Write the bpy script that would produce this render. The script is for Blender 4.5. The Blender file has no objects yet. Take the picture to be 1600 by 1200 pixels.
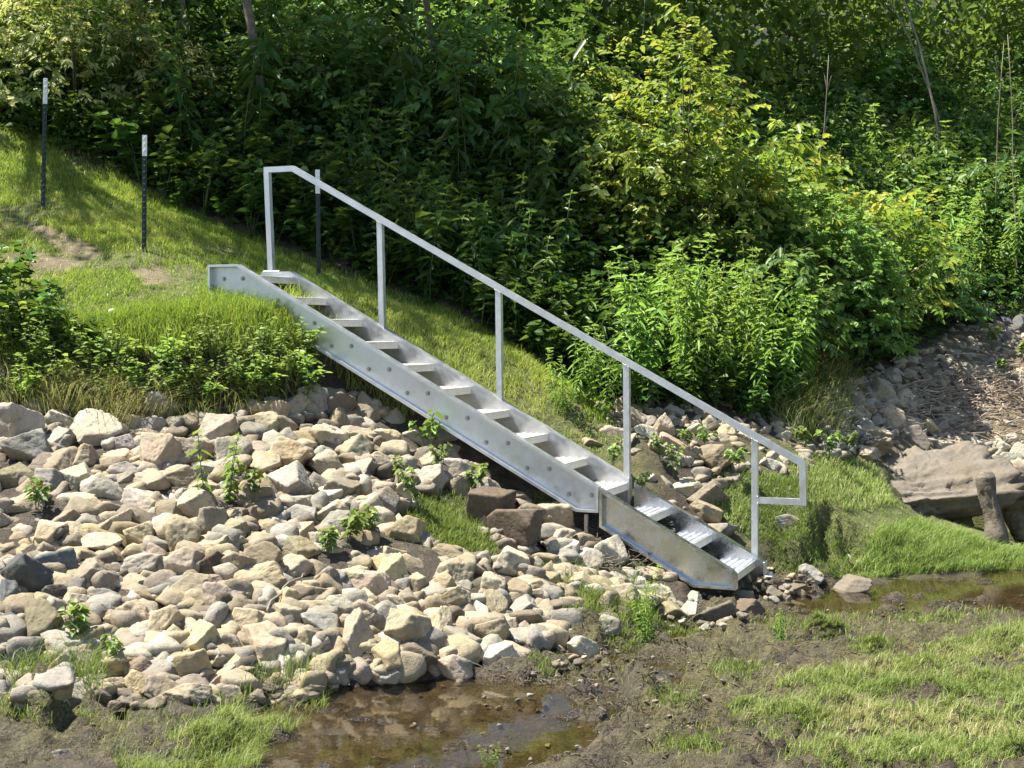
import bpy, bmesh, math, random
import numpy as np
from mathutils import Vector, Matrix

random.seed(7)
rng = np.random.default_rng(11)
scene = bpy.context.scene
COL = scene.collection
PI = math.pi

# ------------------------------------------------------------------ camera model (metres, water at z = 0)
F, CX, CY, PITCH, CAMH = 2137.2, 800.0, 600.0, 0.038, 2.05
CP, SP = math.cos(PITCH), math.sin(PITCH)


def project(P):
    P = np.asarray(P, float)
    y, z = P[..., 1], P[..., 2] - CAMH
    d = y * CP - z * SP
    v = y * SP + z * CP
    return np.stack([CX + F * P[..., 0] / d, CY - F * v / d], -1)


def ray(px, py):
    a, b = (np.asarray(px, float) - CX) / F, (CY - np.asarray(py, float)) / F
    return np.stack([a, CP + b * SP, -SP + b * CP], -1)


def at_depth(px, py, Y):
    r = ray(px, py)
    t = np.asarray(Y, float) / r[..., 1]
    P = r * t[..., None]
    P[..., 2] += CAMH
    return P


# ------------------------------------------------------------------ noise
def vnoise(x, y, seed=0):
    xi, yi = np.floor(x).astype(np.int64), np.floor(y).astype(np.int64)
    xf, yf = x - xi, y - yi
    u, v = xf * xf * (3 - 2 * xf), yf * yf * (3 - 2 * yf)

    def h(a, b):
        n = (a * 374761393 + b * 668265263 + seed * 974711) & 0x7FFFFFFF
        n = ((n ^ (n >> 13)) * 1274126177) & 0x7FFFFFFF
        return ((n ^ (n >> 16)) & 0xFFFF) / 65535.0
    return ((h(xi, yi) * (1 - u) + h(xi + 1, yi) * u) * (1 - v) + (h(xi, yi + 1) * (1 - u) + h(xi + 1, yi + 1) * u) * v) * 2 - 1


def fbm(x, y, octaves=4, seed=0, gain=.5):
    s, a = 0, 1.0
    for o in range(octaves):
        s = s + a * vnoise(x * 2 ** o + 17.3 * o, y * 2 ** o - 9.1 * o, seed + o)
        a *= gain
    return s


# ------------------------------------------------------------------ terrain lines of the bank
def line(pts):
    q = []
    for t in pts:
        if len(t) == 2:
            r = ray(t[0], t[1])
            q.append(r * ((.05 - CAMH) / r[2]) + np.array([0, 0, CAMH]))
        else:
            q.append(at_depth(*t))
    q = np.array(q)
    q = q[np.argsort(q[:, 0])]
    return q[:, 0], q[:, 1], q[:, 2]


TOE = line([(-600, 1150), (-200, 1115), (100, 1092), (300, 1092), (500, 1076), (640, 1058), (820, 1030), (1000, 985),
            (1090, 940), (1200, 900), (1290, 902), (1400, 905), (1500, 893), (1600, 886), (1800, 855), (2300, 830)])
TOP = line([(-600, 650, 10.5), (-300, 650, 10.6), (0, 640, 10.6), (250, 650, 10.7), (450, 640, 10.9), (520, 640, 11.2), (600, 660, 11.2),
            (700, 712, 11.0), (800, 775, 10.75), (900, 838, 10.45), (1000, 893, 10.25), (1080, 913, 10.2), (1200, 880, 10.8),
            (1300, 855, 11.3), (1400, 845, 11.8), (1500, 845, 12.3), (1700, 840, 13.2), (2300, 800, 15)])
LIP = line([(-600, 500, 11.2), (-300, 500, 11.2), (0, 520, 11.0), (100, 525, 11.05), (300, 500, 11.1), (400, 482, 11.3), (462, 500, 11.4), (492, 540, 11.55),
            (600, 575, 11.8), (700, 630, 11.7), (800, 690, 11.5), (900, 745, 11.3), (1000, 795, 11.1), (1100, 820, 11.2),
            (1200, 790, 11.6), (1300, 780, 12.0), (1400, 785, 12.5), (1500, 815, 12.9), (1700, 800, 14.0), (2300, 720, 17)])
MID = line([(-600, 250, 14), (-300, 320, 13.5), (0, 360, 13.2), (70, 340, 13.5), (225, 390, 12.6), (330, 440, 12.1), (500, 428, 13.0), (620, 480, 12.8),
            (830, 585, 12.3), (930, 640, 12.1), (1050, 680, 12.1), (1150, 700, 12.1), (1250, 710, 12.4), (1350, 690, 13.5),
            (1450, 650, 15.2), (1700, 645, 15.6), (2300, 600, 18)])
VEG = line([(-600, 100, 16), (-300, 150, 15.6), (0, 205, 15.4), (200, 292, 14.8), (400, 372, 14.2), (550, 440, 13.6), (700, 492, 13.2),
            (850, 572, 12.8), (950, 632, 12.6), (1150, 642, 12.9), (1250, 642, 13.4), (1350, 595, 15.0), (1500, 525, 16.8),
            (1700, 490, 17.6), (2300, 450, 20)])


def lerp_line(L, x):
    return np.interp(x, L[0], L[1]), np.interp(x, L[0], L[2])


POOLS = []      # world ellipses lower than the water
for px, py, rx, ry in [(640, 1135, 250, 60), (560, 1088, 130, 20), (850, 1160, 110, 40), (480, 1180, 140, 30), (1500, 922, 190, 24),
                       (1600, 905, 120, 22), (1055, 1000, 60, 12), (1350, 935, 80, 9), (760, 1075, 110, 14), (960, 1120, 50, 14)]:
    def z0(a, b):
        r = ray(a, b)
        return r * (-CAMH / r[2])
    c, t_, b_, e_ = z0(px, py), z0(px, py - ry), z0(px, py + ry), z0(px + rx, py)
    POOLS.append((c[0], (t_[1] + b_[1]) / 2, abs(e_[0] - c[0]), abs(t_[1] - b_[1]) / 2))
c = at_depth(1545, 855, 13.05)
POOLS.append((c[0] + .35, 13.05, .95, .42))


def base_height(X, Y):
    ls = [lerp_line(L, X) for L in (TOE, TOP, LIP, MID, VEG)]
    ys = [np.full_like(X, -60.), np.full_like(X, 4.)] + [l[0] for l in ls]
    zs = [np.full_like(X, .06), np.full_like(X, .05)] + [l[1] for l in ls]
    right = np.clip((X - 1.5) / 4, 0, 1)
    ys += [ls[-1][0] + 6, ls[-1][0] + 25, ls[-1][0] + 80]
    zs += [ls[-1][1] + 3.5 - .5 * right, ls[-1][1] + 11, ls[-1][1] + 24]
    out = np.zeros_like(X)
    for i in range(1, len(ys)):
        ys[i] = np.maximum(ys[i], ys[i - 1] + .05)
    for i in range(len(ys) - 1):
        m = (Y >= ys[i]) & (Y <= ys[i + 1])
        t = (Y - ys[i]) / (ys[i + 1] - ys[i])
        out = np.where(m, zs[i] + (zs[i + 1] - zs[i]) * t, out)
    out = np.where(Y > ys[-1], zs[-1], out)
    return out


def pool_mask(X, Y):
    m = np.zeros_like(X)
    w = fbm(X * 2.2, Y * 2.2, 5, 31, .62) * .5
    for (cx, cy, rx, ry) in POOLS:
        d = np.sqrt(((X - cx) / rx) ** 2 + ((Y - cy) / ry) ** 2) + w
        m = np.maximum(m, np.clip((1.3 - d) / .8, 0, 1))
    return m


SOFT = []
for px, py, rx, ry in [(600, 1130, 460, 95), (1400, 935, 420, 42), (980, 1090, 200, 70), (1150, 965, 160, 25)]:
    def z0(a, b):
        r = ray(a, b)
        return r * (-CAMH / r[2])
    c, t_, b_, e_ = z0(px, py), z0(px, py - ry), z0(px, py + ry), z0(px + rx, py)
    SOFT.append((c[0], (t_[1] + b_[1]) / 2, abs(e_[0] - c[0]), abs(t_[1] - b_[1]) / 2))
HUMPS = []      # (x, y, radius, height) clods of mud


def height(X, Y, detail=True):
    X, Y = np.asarray(X, float), np.asarray(Y, float)
    z = np.zeros_like(X)
    for dx, dy in ((0, 0), (.07, .1), (-.07, .1), (.07, -.1), (-.07, -.1), (0, .05), (0, -.05)):
        z = z + base_height(X + dx, Y + dy)
    z /= 7
    toe = lerp_line(TOE, X)[0]
    k = np.clip((Y - toe) / .8, 0, 1)
    if detail:
        mud = np.abs(fbm(X * 2.6, Y * 2.6, 4, 3, .6)) * .05 + np.clip(fbm(X * 7, Y * 7, 3, 8, .65), 0, 1) * .05 - np.clip(fbm(X * 4.3 + 9, Y * 4.3, 3, 14) - .15, 0, 1) * .05 + fbm(X * 17, Y * 17, 2, 15) * .009 - .012
        cl = fbm(X * 3.4, Y * 3.4, 4, 23, .62)
        st = np.clip((cl - .04) / .14, 0, 1)
        cr = np.clip(1 - np.abs(fbm(X * 2.3 + 4, Y * 3.2, 4, 27, .6)) / .07, 0, 1)
        amt = np.clip(.35 + fbm(X * .8, Y * .8, 2, 29) + .35 * np.clip(1.5 - np.abs(X - .9), -1, 1), .1, 1)
        mud = mud + (st * st * (3 - 2 * st) * .055 - cr * .03) * amt
        z = z + mud * (1 - k) + fbm(X * 1.1, Y * 1.1, 4, 5) * .05 * k + fbm(X * 6, Y * 6, 3, 6) * .015 * k
    if detail:
        sm = np.zeros_like(X)
        for (cx, cy, rx, ry) in SOFT:
            sm = np.maximum(sm, np.clip(1.25 - np.sqrt(((X - cx) / rx) ** 2 + ((Y - cy) / ry) ** 2), 0, 1))
        z = z - .105 * np.clip(sm * 1.4, 0, 1) * (1 - k) * (.75 + .5 * fbm(X * 1.3, Y * 1.3, 3, 19))
    pm = pool_mask(X, Y)
    low = -.028 + .026 * fbm(X * 6, Y * 6, 4, 21, .6)
    z = z * (1 - pm) + low * pm
    for hx, hy, hr, hh in HUMPS:
        d = np.sqrt((X - hx) ** 2 + (Y - hy) ** 2) / hr
        z = z + hh * np.clip(1 - d * d, 0, 1) * (1 + .5 * fbm(X * 9, Y * 9, 2, 77))
    return z


GX0, GY0, GSTEP = -9.0, 3.5, .06
_gx, _gy = np.meshgrid(np.arange(GX0, 10, GSTEP), np.arange(GY0, 30, GSTEP))
HGRID = None


def grid_height(x, y):
    global HGRID
    if HGRID is None:
        HGRID = height(_gx.ravel(), _gy.ravel(), False).reshape(_gx.shape)
    fx = np.clip((x - GX0) / GSTEP, 0, HGRID.shape[1] - 1.001)
    fy = np.clip((y - GY0) / GSTEP, 0, HGRID.shape[0] - 1.001)
    i, j = fx.astype(int), fy.astype(int)
    u, v = fx - i, fy - j
    return (HGRID[j, i] * (1 - u) + HGRID[j, i + 1] * u) * (1 - v) + (HGRID[j + 1, i] * (1 - u) + HGRID[j + 1, i + 1] * u) * v


def at(px, py, lift=0.0):
    """points where the rays through photo pixels reach the ground (raised by lift)"""
    px, py = np.atleast_1d(np.asarray(px, float)), np.atleast_1d(np.asarray(py, float))
    r = ray(px, py)
    lift = np.broadcast_to(np.asarray(lift, float), px.shape)
    tt = np.arange(5.0, 27.0, .03)
    Pz = r[:, None, 2] * tt[None] + CAMH
    hh = grid_height(r[:, None, 0] * tt[None], r[:, None, 1] * tt[None]) + lift[:, None]
    hit = Pz <= hh
    k = np.where(hit.any(1), hit.argmax(1), len(tt) - 1)
    P = r * tt[k][:, None]
    P[:, 2] += CAMH
    return P


def H1(x, y):
    return float(height(np.array([x]), np.array([y]))[0])


for px, py, r_, h_ in [(60, 1150, .2, .2), (75, 1138, .13, .08), (905, 1085, .1, .05), (720, 1165, .12, .04), (1270, 1055, .16, .06), (1130, 1040, .12, .06),
                       (1200, 1000, .16, .05), (1290, 1000, .14, .07), (1430, 1010, .18, .05), (1010, 1085, .16, .07), (1080, 1120, .2, .07),
                       (930, 1120, .1, .08), (1000, 1150, .15, .06), (1150, 1000, .1, .06), (350, 1170, .2, .05), (640, 1050, .2, .05), (900, 1010, .25, .05), (1500, 1000, .2, .05), (1030, 1180, .2, .06), (960, 1170, .16, .06), (1230, 1150, .2, .04)]:
    r = ray(px, py)
    P = r * (-CAMH / r[2])
    HUMPS.append((P[0], P[1], r_, h_))


def in_poly(px, py, poly):
    inside = np.zeros(px.shape, bool)
    n = len(poly)
    for i in range(n):
        x1, y1 = poly[i]
        x2, y2 = poly[(i + 1) % n]
        c_ = ((y1 > py) != (y2 > py)) & (px < (x2 - x1) * (py - y1) / (y2 - y1 + 1e-12) + x1)
        inside ^= c_
    return inside


# ------------------------------------------------------------------ materials
def new_mat(name):
    m = bpy.data.materials.new(name)
    m.use_nodes = True
    nt = m.node_tree
    nt.nodes.clear()
    out = nt.nodes.new('ShaderNodeOutputMaterial')
    return m, nt, out


def node(nt, typ, **kw):
    n = nt.nodes.new(typ)
    for k, v in kw.items():
        if k == 'inputs':
            for a, b in v.items():
                n.inputs[a].default_value = b
        else:
            setattr(n, k, v)
    return n


def ramp(nt, fac, stops):
    n = nt.nodes.new('ShaderNodeValToRGB')
    e = n.color_ramp.elements
    while len(e) < len(stops):
        e.new(.5)
    for i, (p, c_) in enumerate(stops):
        e[i].position = p
        e[i].color = (*c_, 1)
    nt.links.new(fac, n.inputs[0])
    return n.outputs[0]


def noise(nt, scale, detail=4, rough=.55, vec=None, dim='3D'):
    n = node(nt, 'ShaderNodeTexNoise', noise_dimensions=dim, inputs={'Scale': scale, 'Detail': detail, 'Roughness': rough})
    if vec is not None:
        nt.links.new(vec, n.inputs['Vector'])
    return n


def mix(nt, fac, a, b, blend='MIX'):
    n = node(nt, 'ShaderNodeMix', data_type='RGBA', blend_type=blend)
    for sock, v in ((n.inputs[0], fac), (n.inputs[6], a), (n.inputs[7], b)):
        if isinstance(v, (int, float)):
            sock.default_value = v
        elif isinstance(v, tuple):
            sock.default_value = (*v, 1) if len(v) == 3 else v
        else:
            nt.links.new(v, sock)
    return n.outputs[2]


def math_node(nt, op, a, b=None, clamp=False):
    n = node(nt, 'ShaderNodeMath', operation=op, use_clamp=clamp)
    for s, v in ((n.inputs[0], a), (n.inputs[1], b)):
        if v is None:
            continue
        if isinstance(v, (int, float)):
            s.default_value = v
        else:
            nt.links.new(v, s)
    return n.outputs[0]


def bump(nt, h, strength, dist, prev=None):
    b = node(nt, 'ShaderNodeBump', inputs={'Strength': strength, 'Distance': dist})
    nt.links.new(h, b.inputs['Height'])
    if prev is not None:
        nt.links.new(prev, b.inputs['Normal'])
    return b.outputs[0]


def leaf_mat(name, stops, rough=.42, trans=.38, yellow=.35):
    m, nt, out = new_mat(name)
    a = node(nt, 'ShaderNodeAttribute', attribute_name='tint')
    col = ramp(nt, a.outputs['Fac'], stops)
    oi = node(nt, 'ShaderNodeObjectInfo')
    hsv = node(nt, 'ShaderNodeHueSaturation', inputs={'Saturation': 1.0, 'Fac': 1.0})
    mr = node(nt, 'ShaderNodeMapRange', inputs={'From Min': 0, 'From Max': 1, 'To Min': .485, 'To Max': .51})
    nt.links.new(oi.outputs['Random'], mr.inputs[0])
    nt.links.new(mr.outputs[0], hsv.inputs['Hue'])
    mv = node(nt, 'ShaderNodeMapRange', inputs={'From Min': 0, 'From Max': 1, 'To Min': .8, 'To Max': 1.2})
    nt.links.new(oi.outputs['Random'], mv.inputs[0])
    nt.links.new(mv.outputs[0], hsv.inputs['Value'])
    nt.links.new(col, hsv.inputs['Color'])
    col = hsv.outputs[0]
    p = node(nt, 'ShaderNodeBsdfPrincipled', inputs={'Roughness': rough, 'Specular IOR Level': .28})
    nt.links.new(col, p.inputs['Base Color'])
    t = node(nt, 'ShaderNodeBsdfTranslucent')
    tc = mix(nt, yellow, col, (.30, .36, .02), 'MIX')
    nt.links.new(tc, t.inputs['Color'])
    mx = node(nt, 'ShaderNodeMixShader', inputs={0: trans})
    nt.links.new(p.outputs[0], mx.inputs[1])
    nt.links.new(t.outputs[0], mx.inputs[2])
    nt.links.new(mx.outputs[0], out.inputs[0])
    return m


def flat_mat(name, col, rough=.6, metallic=0, spec=.5, var=.25, scale=12, bump_s=.15, bump_d=.004):
    m, nt, out = new_mat(name)
    tc = node(nt, 'ShaderNodeTexCoord')
    n = noise(nt, scale, 5, .6, tc.outputs['Object'])
    c2 = tuple(max(0, x * (1 - var)) for x in col)
    c3 = tuple(min(1, x * (1 + var)) for x in col)
    cc = ramp(nt, n.outputs[0], [(.3, c2), (.7, c3)])
    p = node(nt, 'ShaderNodeBsdfPrincipled', inputs={'Roughness': rough, 'Metallic': metallic, 'Specular IOR Level': spec})
    nt.links.new(cc, p.inputs['Base Color'])
    n2 = noise(nt, scale * 5, 4, .6, tc.outputs['Object'])
    nt.links.new(bump(nt, n2.outputs[0], bump_s, bump_d), p.inputs['Normal'])
    nt.links.new(p.outputs[0], out.inputs[0])
    return m


def rock_mat(name, source):
    """source: 'object' takes the object's own colour, 'attr' the stone's colour stored on a merged mesh"""
    m, nt, out = new_mat(name)
    tc = node(nt, 'ShaderNodeTexCoord')
    if source == 'object':
        base = node(nt, 'ShaderNodeObjectInfo').outputs['Color']
    else:
        base = node(nt, 'ShaderNodeAttribute', attribute_name='stone').outputs['Color']
    geo = node(nt, 'ShaderNodeNewGeometry')
    n1 = noise(nt, 5, 5, .6, geo.outputs['Position'])
    n2 = noise(nt, 26, 6, .65, geo.outputs['Position'])
    n3 = noise(nt, 120, 4, .6, geo.outputs['Position'])
    v = math_node(nt, 'ADD', math_node(nt, 'MULTIPLY', n1.outputs[0], .5), math_node(nt, 'MULTIPLY', n2.outputs[0], .5))
    shade = ramp(nt, v, [(.32, (.62, .6, .56)), (.5, (.95, .95, .95)), (.68, (1.28, 1.27, 1.24))])
    col = mix(nt, 1.0, base, shade, 'MULTIPLY')
    n4 = noise(nt, 3.3, 3, .5, geo.outputs['Position'])
    stain = ramp(nt, n4.outputs[0], [(.5, (0, 0, 0)), (.66, (1, 1, 1))])
    col = mix(nt, math_node(nt, 'MULTIPLY', stain, .3), col, mix(nt, 1.0, col, (1.05, .86, .5), 'MULTIPLY'))
    dirt = ramp(nt, n2.outputs[0], [(.3, (1, 1, 1)), (.4, (0, 0, 0))])
    col = mix(nt, math_node(nt, 'MULTIPLY', dirt, .35), col, (.12, .09, .06))
    p = node(nt, 'ShaderNodeBsdfPrincipled', inputs={'Roughness': .85, 'Specular IOR Level': .25})
    nt.links.new(col, p.inputs['Base Color'])
    b1 = bump(nt, n2.outputs[0], .55, .02)
    b2 = bump(nt, n3.outputs[0], .45, .006, b1)
    nt.links.new(b2, p.inputs['Normal'])
    nt.links.new(p.outputs[0], out.inputs[0])
    return m


def metal_mat(name, col, rough, dirt=(.35, .3, .22), dirt_amt=.25, streak=False, metallic=1.0):
    m, nt, out = new_mat(name)
    tc = node(nt, 'ShaderNodeTexCoord')
    mp = node(nt, 'ShaderNodeMapping')
    mp.inputs['Scale'].default_value = (1.2, 6, 6)
    nt.links.new(tc.outputs['Object'], mp.inputs[0])
    n1 = noise(nt, 2.2, 5, .6, tc.outputs['Object'])
    n2 = noise(nt, 14, 5, .65, mp.outputs[0] if streak else tc.outputs['Object'])
    n3 = noise(nt, 90, 4, .6, tc.outputs['Object'])
    lo, hi = tuple(x * .9 for x in col), tuple(min(1, x * 1.06) for x in col)
    c_ = ramp(nt, n2.outputs[0], [(.3, lo), (.7, hi)])
    dm = math_node(nt, 'ADD', math_node(nt, 'MULTIPLY', n1.outputs[0], .6), math_node(nt, 'MULTIPLY', n3.outputs[0], .4))
    d = ramp(nt, dm, [(.47, (0, 0, 0)), (.62, (1, 1, 1))])
    df = math_node(nt, 'MULTIPLY', d, dirt_amt)
    c_ = mix(nt, df, c_, dirt)
    p = node(nt, 'ShaderNodeBsdfPrincipled', inputs={'Metallic': metallic})
    nt.links.new(c_, p.inputs['Base Color'])
    r_ = node(nt, 'ShaderNodeMapRange', inputs={'From Min': .3, 'From Max': .7, 'To Min': rough - .08, 'To Max': rough + .12})
    nt.links.new(n2.outputs[0], r_.inputs[0])
    nt.links.new(r_.outputs[0], p.inputs['Roughness'])
    nt.links.new(math_node(nt, 'SUBTRACT', metallic, math_node(nt, 'MULTIPLY', df, .8)), p.inputs['Metallic'])
    nt.links.new(bump(nt, n1.outputs[0], .12, .02), p.inputs['Normal'])
    nt.links.new(p.outputs[0], out.inputs[0])
    return m


G = lambda *a: a
M = {}
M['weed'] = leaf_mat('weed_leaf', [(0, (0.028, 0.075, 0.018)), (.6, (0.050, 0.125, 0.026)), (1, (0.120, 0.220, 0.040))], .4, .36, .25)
M['weed_sunlit'] = leaf_mat('weed_leaf_sunlit', [(0, (0.078, 0.186, 0.031)), (.6, (0.155, 0.310, 0.054)), (1, (0.296, 0.451, 0.093))], .42, 0.46, .3)  # sunlit copy of weed: leaf colour raised to carry the sunlight
M['shrub'] = leaf_mat('shrub_leaf', [(0, (0.065, 0.157, 0.032)), (.6, (0.131, 0.259, 0.052)), (1, (0.316, 0.444, 0.091))], .4, 0.48, .3)
M['shrub_yellow'] = leaf_mat('shrub_leaf_yellow', [(0, (.08, .17, .026)), (.5, (.18, .30, .045)), (.9, (.33, .42, .07)), (1, (.48, .47, .07))], .4, .52, .4)  # yellow-green leaves, colour brightened to imitate a backlit glow
M['shrub_pale_lit'] = leaf_mat('shrub_leaf_pale_lit', [(0, (0.081, 0.161, 0.034)), (.5, (0.230, 0.310, 0.069)), (1, (0.529, 0.517, 0.196))], .45, 0.5, .3)  # pale cream-green leaves, brightened in colour to look sunlit
M['seedling'] = leaf_mat('seedling_leaf', [(0, (0.075, 0.150, 0.044)), (.6, (0.138, 0.225, 0.062)), (1, (0.250, 0.338, 0.088))], .45, .35, .25)
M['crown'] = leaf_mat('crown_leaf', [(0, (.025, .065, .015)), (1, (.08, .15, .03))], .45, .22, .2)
M['grass'] = leaf_mat('bank_grass_blade', [(0, (0.101, 0.185, 0.030)), (.45, (0.224, 0.325, 0.050)), (.8, (0.381, 0.448, 0.078)), (1, (0.515, 0.459, 0.190))], .5, .45, .3)
M['lush'] = leaf_mat('lush_grass_blade', [(0, (.085, .15, .03)), (.45, (.20, .28, .06)), (.8, (.33, .39, .12)), (1, (.44, .39, .2))], .5, .42, .3)
M['straw'] = leaf_mat('dry_grass_blade', [(0, (.10, .16, .03)), (.5, (.22, .26, .07)), (.85, (.38, .36, .15)), (1, (.46, .4, .2))], .6, .35, .15)
M['stem'] = flat_mat('green_stem', (.08, .11, .035), .6, var=.3, scale=20)
M['twig'] = flat_mat('brown_twig', (.10, .08, .05), .8, var=.35, scale=18)
M['bark'] = flat_mat('tree_bark', (.17, .14, .105), .9, var=.4, scale=16, bump_s=.8, bump_d=.02)
M['pale_bark'] = flat_mat('pale_stem_bark', (.21, .185, .135), .8, var=.3, scale=16, bump_s=.5, bump_d=.01)
M['brush'] = flat_mat('dead_brush', (.34, .27, .2), .85, var=.55, scale=2.2)
M['drift'] = flat_mat('driftwood', (.125, .102, .073), .85, var=.4, scale=10, bump_s=.7, bump_d=.02)
M['rock'] = rock_mat('riprap_stone', 'object')
M['rubble'] = rock_mat('rubble_stone', 'attr')
M['alu'] = metal_mat('mill_aluminium', (.63, .645, .655), .40, dirt_amt=.22, metallic=.9)
M['alu_raw'] = metal_mat('dull_aluminium', (.52, .54, .56), .24, dirt=(.3, .25, .18), dirt_amt=.1, metallic=1.0)
M['alu_tread'] = metal_mat('dusty_tread_aluminium', (.72, .69, .64), .55, dirt=(.45, .4, .32), dirt_amt=.6, metallic=.7)
M['alu_bright'] = metal_mat('bright_tread_aluminium', (.85, .85, .84), .45, dirt_amt=.1)
M['galv'] = metal_mat('zinc_bolt', (.42, .4, .37), .5, dirt_amt=.3)
M['green_paint'] = flat_mat('green_post_paint', (.007, .028, .018), .5, var=.3, scale=30)
M['white_paint'] = flat_mat('white_post_paint', (.78, .79, .78), .5, var=.06, scale=30)


def ground_mat():
    m, nt, out = new_mat('ground_earth')
    geo = node(nt, 'ShaderNodeNewGeometry')
    pos = geo.outputs['Position']
    wet = node(nt, 'ShaderNodeAttribute', attribute_name='mud').outputs['Fac']
    turf = node(nt, 'ShaderNodeAttribute', attribute_name='turf').outputs['Fac']
    alg = node(nt, 'ShaderNodeAttribute', attribute_name='algae').outputs['Fac']
    soak = node(nt, 'ShaderNodeAttribute', attribute_name='soaked').outputs['Fac']
    n1, n2, n3 = noise(nt, 1.6, 5, .6, pos), noise(nt, 9, 6, .65, pos), noise(nt, 55, 5, .65, pos)
    soil = ramp(nt, n2.outputs[0], [(.3, (.035, .026, .018)), (.55, (.085, .065, .043)), (.75, (.17, .13, .085))])
    turfc = ramp(nt, n2.outputs[0], [(.3, (.07, .085, .024)), (.55, (.15, .16, .045)), (.72, (.25, .2, .1))])
    mudc = ramp(nt, n2.outputs[0], [(.32, (.026, .019, .012)), (.5, (.065, .048, .03)), (.68, (.16, .125, .082))])
    algc = ramp(nt, n3.outputs[0], [(.32, (.03, .025, .01)), (.48, (.10, .085, .03)), (.58, (.145, .135, .04)), (.7, (.27, .215, .1))])
    dr = node(nt, 'ShaderNodeAttribute', attribute_name='dry').outputs['Fac']
    soil = mix(nt, dr, soil, ramp(nt, n2.outputs[0], [(.3, (.15, .115, .065)), (.7, (.30, .235, .135))]))
    c_ = mix(nt, turf, soil, turfc)
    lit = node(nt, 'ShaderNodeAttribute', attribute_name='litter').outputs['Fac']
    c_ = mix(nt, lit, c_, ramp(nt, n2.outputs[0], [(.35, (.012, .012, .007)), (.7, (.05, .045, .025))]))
    c_ = mix(nt, wet, c_, mudc)
    af = math_node(nt, 'MULTIPLY', alg, ramp(nt, n1.outputs[0], [(.35, (0, 0, 0)), (.55, (1, 1, 1))]), True)
    c_ = mix(nt, af, c_, algc)
    c_ = mix(nt, math_node(nt, 'MULTIPLY', soak, .75), c_, mix(nt, 1.0, c_, (.42, .36, .28), 'MULTIPLY'))
    p = node(nt, 'ShaderNodeBsdfPrincipled', inputs={'Specular IOR Level': .5})
    nt.links.new(c_, p.inputs['Base Color'])
    rr = ramp(nt, n3.outputs[0], [(.44, (.08, .08, .08)), (.62, (.5, .5, .5))])
    wr = math_node(nt, 'MULTIPLY', wet, math_node(nt, 'ADD', math_node(nt, 'MULTIPLY', soak, .8), .15), True)
    rg = node(nt, 'ShaderNodeMix', data_type='FLOAT')
    nt.links.new(wr, rg.inputs[0])
    rg.inputs[2].default_value = .9
    nt.links.new(rr, rg.inputs[3])
    nt.links.new(rg.outputs[0], p.inputs['Roughness'])
    b1 = bump(nt, n2.outputs[0], 1.0, .07)
    b2 = bump(nt, n3.outputs[0], 1.0, .035, b1)
    nt.links.new(b2, p.inputs['Normal'])
    nt.links.new(p.outputs[0], out.inputs[0])
    return m


def water_mat():
    m, nt, out = new_mat('creek_water')
    geo = node(nt, 'ShaderNodeNewGeometry')
    n1, n2 = noise(nt, 7, 3, .5, geo.outputs['Position']), noise(nt, 40, 2, .5, geo.outputs['Position'])
    b = bump(nt, n1.outputs[0], .05, .02)
    b = bump(nt, n2.outputs[0], .04, .004, b)
    g = node(nt, 'ShaderNodeBsdfGlossy', inputs={'Roughness': .02, 'Color': (1, 1, 1, 1)})
    nt.links.new(b, g.inputs['Normal'])
    t = node(nt, 'ShaderNodeBsdfTransparent', inputs={'Color': (.76, .69, .53, 1)})
    f = node(nt, 'ShaderNodeFresnel', inputs={'IOR': 1.34})
    nt.links.new(b, f.inputs['Normal'])
    mx = node(nt, 'ShaderNodeMixShader')
    nt.links.new(f.outputs[0], mx.inputs[0])
    nt.links.new(t.outputs[0], mx.inputs[1])
    nt.links.new(g.outputs[0], mx.inputs[2])
    nt.links.new(mx.outputs[0], out.inputs[0])
    return m


M['ground'] = ground_mat()
M['water'] = water_mat()


# ------------------------------------------------------------------ mesh helpers
def np_mesh(name, V, quads=None, tris=None, attrs=None, smooth=False, colors=None):
    me = bpy.data.meshes.new(name)
    V = np.asarray(V, np.float32)
    me.vertices.add(len(V))
    me.vertices.foreach_set('co', V.ravel())
    lo, st = [], []
    n0 = 0
    if quads is not None and len(quads):
        q = np.asarray(quads, np.int32)
        lo.append(q.ravel())
        st.append(np.arange(len(q)) * 4)
        n0 = len(q) * 4
    if tris is not None and len(tris):
        t = np.asarray(tris, np.int32)
        lo.append(t.ravel())
        st.append(n0 + np.arange(len(t)) * 3)
    lo, st = np.concatenate(lo).astype(np.int32), np.concatenate(st).astype(np.int32)
    me.loops.add(len(lo))
    me.loops.foreach_set('vertex_index', lo)
    me.polygons.add(len(st))
    me.polygons.foreach_set('loop_start', st)
    if smooth:
        me.polygons.foreach_set('use_smooth', np.ones(len(st), bool))
    me.update(calc_edges=True)
    for k, v in (attrs or {}).items():
        a = me.attributes.new(k, 'FLOAT', 'POINT')
        a.data.foreach_set('value', np.asarray(v, np.float32))
    for k, v in (colors or {}).items():
        a = me.attributes.new(k, 'FLOAT_COLOR', 'POINT')
        v = np.concatenate([v, np.ones((len(v), 1))], 1)
        a.data.foreach_set('color', np.asarray(v, np.float32).ravel())
    return me


def link(name, me, mat=None, parent=None, loc=None):
    o = bpy.data.objects.new(name, me)
    if mat is not None and me is not None and not me.materials:
        me.materials.append(mat)
    COL.objects.link(o)
    if parent:
        o.parent = parent
    if loc is not None:
        o.location = loc
    return o


def tag(o, label, cat, group=None, kind=None):
    if label:
        o['label'] = label
    if cat:
        o['category'] = cat
    if group:
        o['group'] = group
    if kind:
        o['kind'] = kind
    return o


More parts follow.
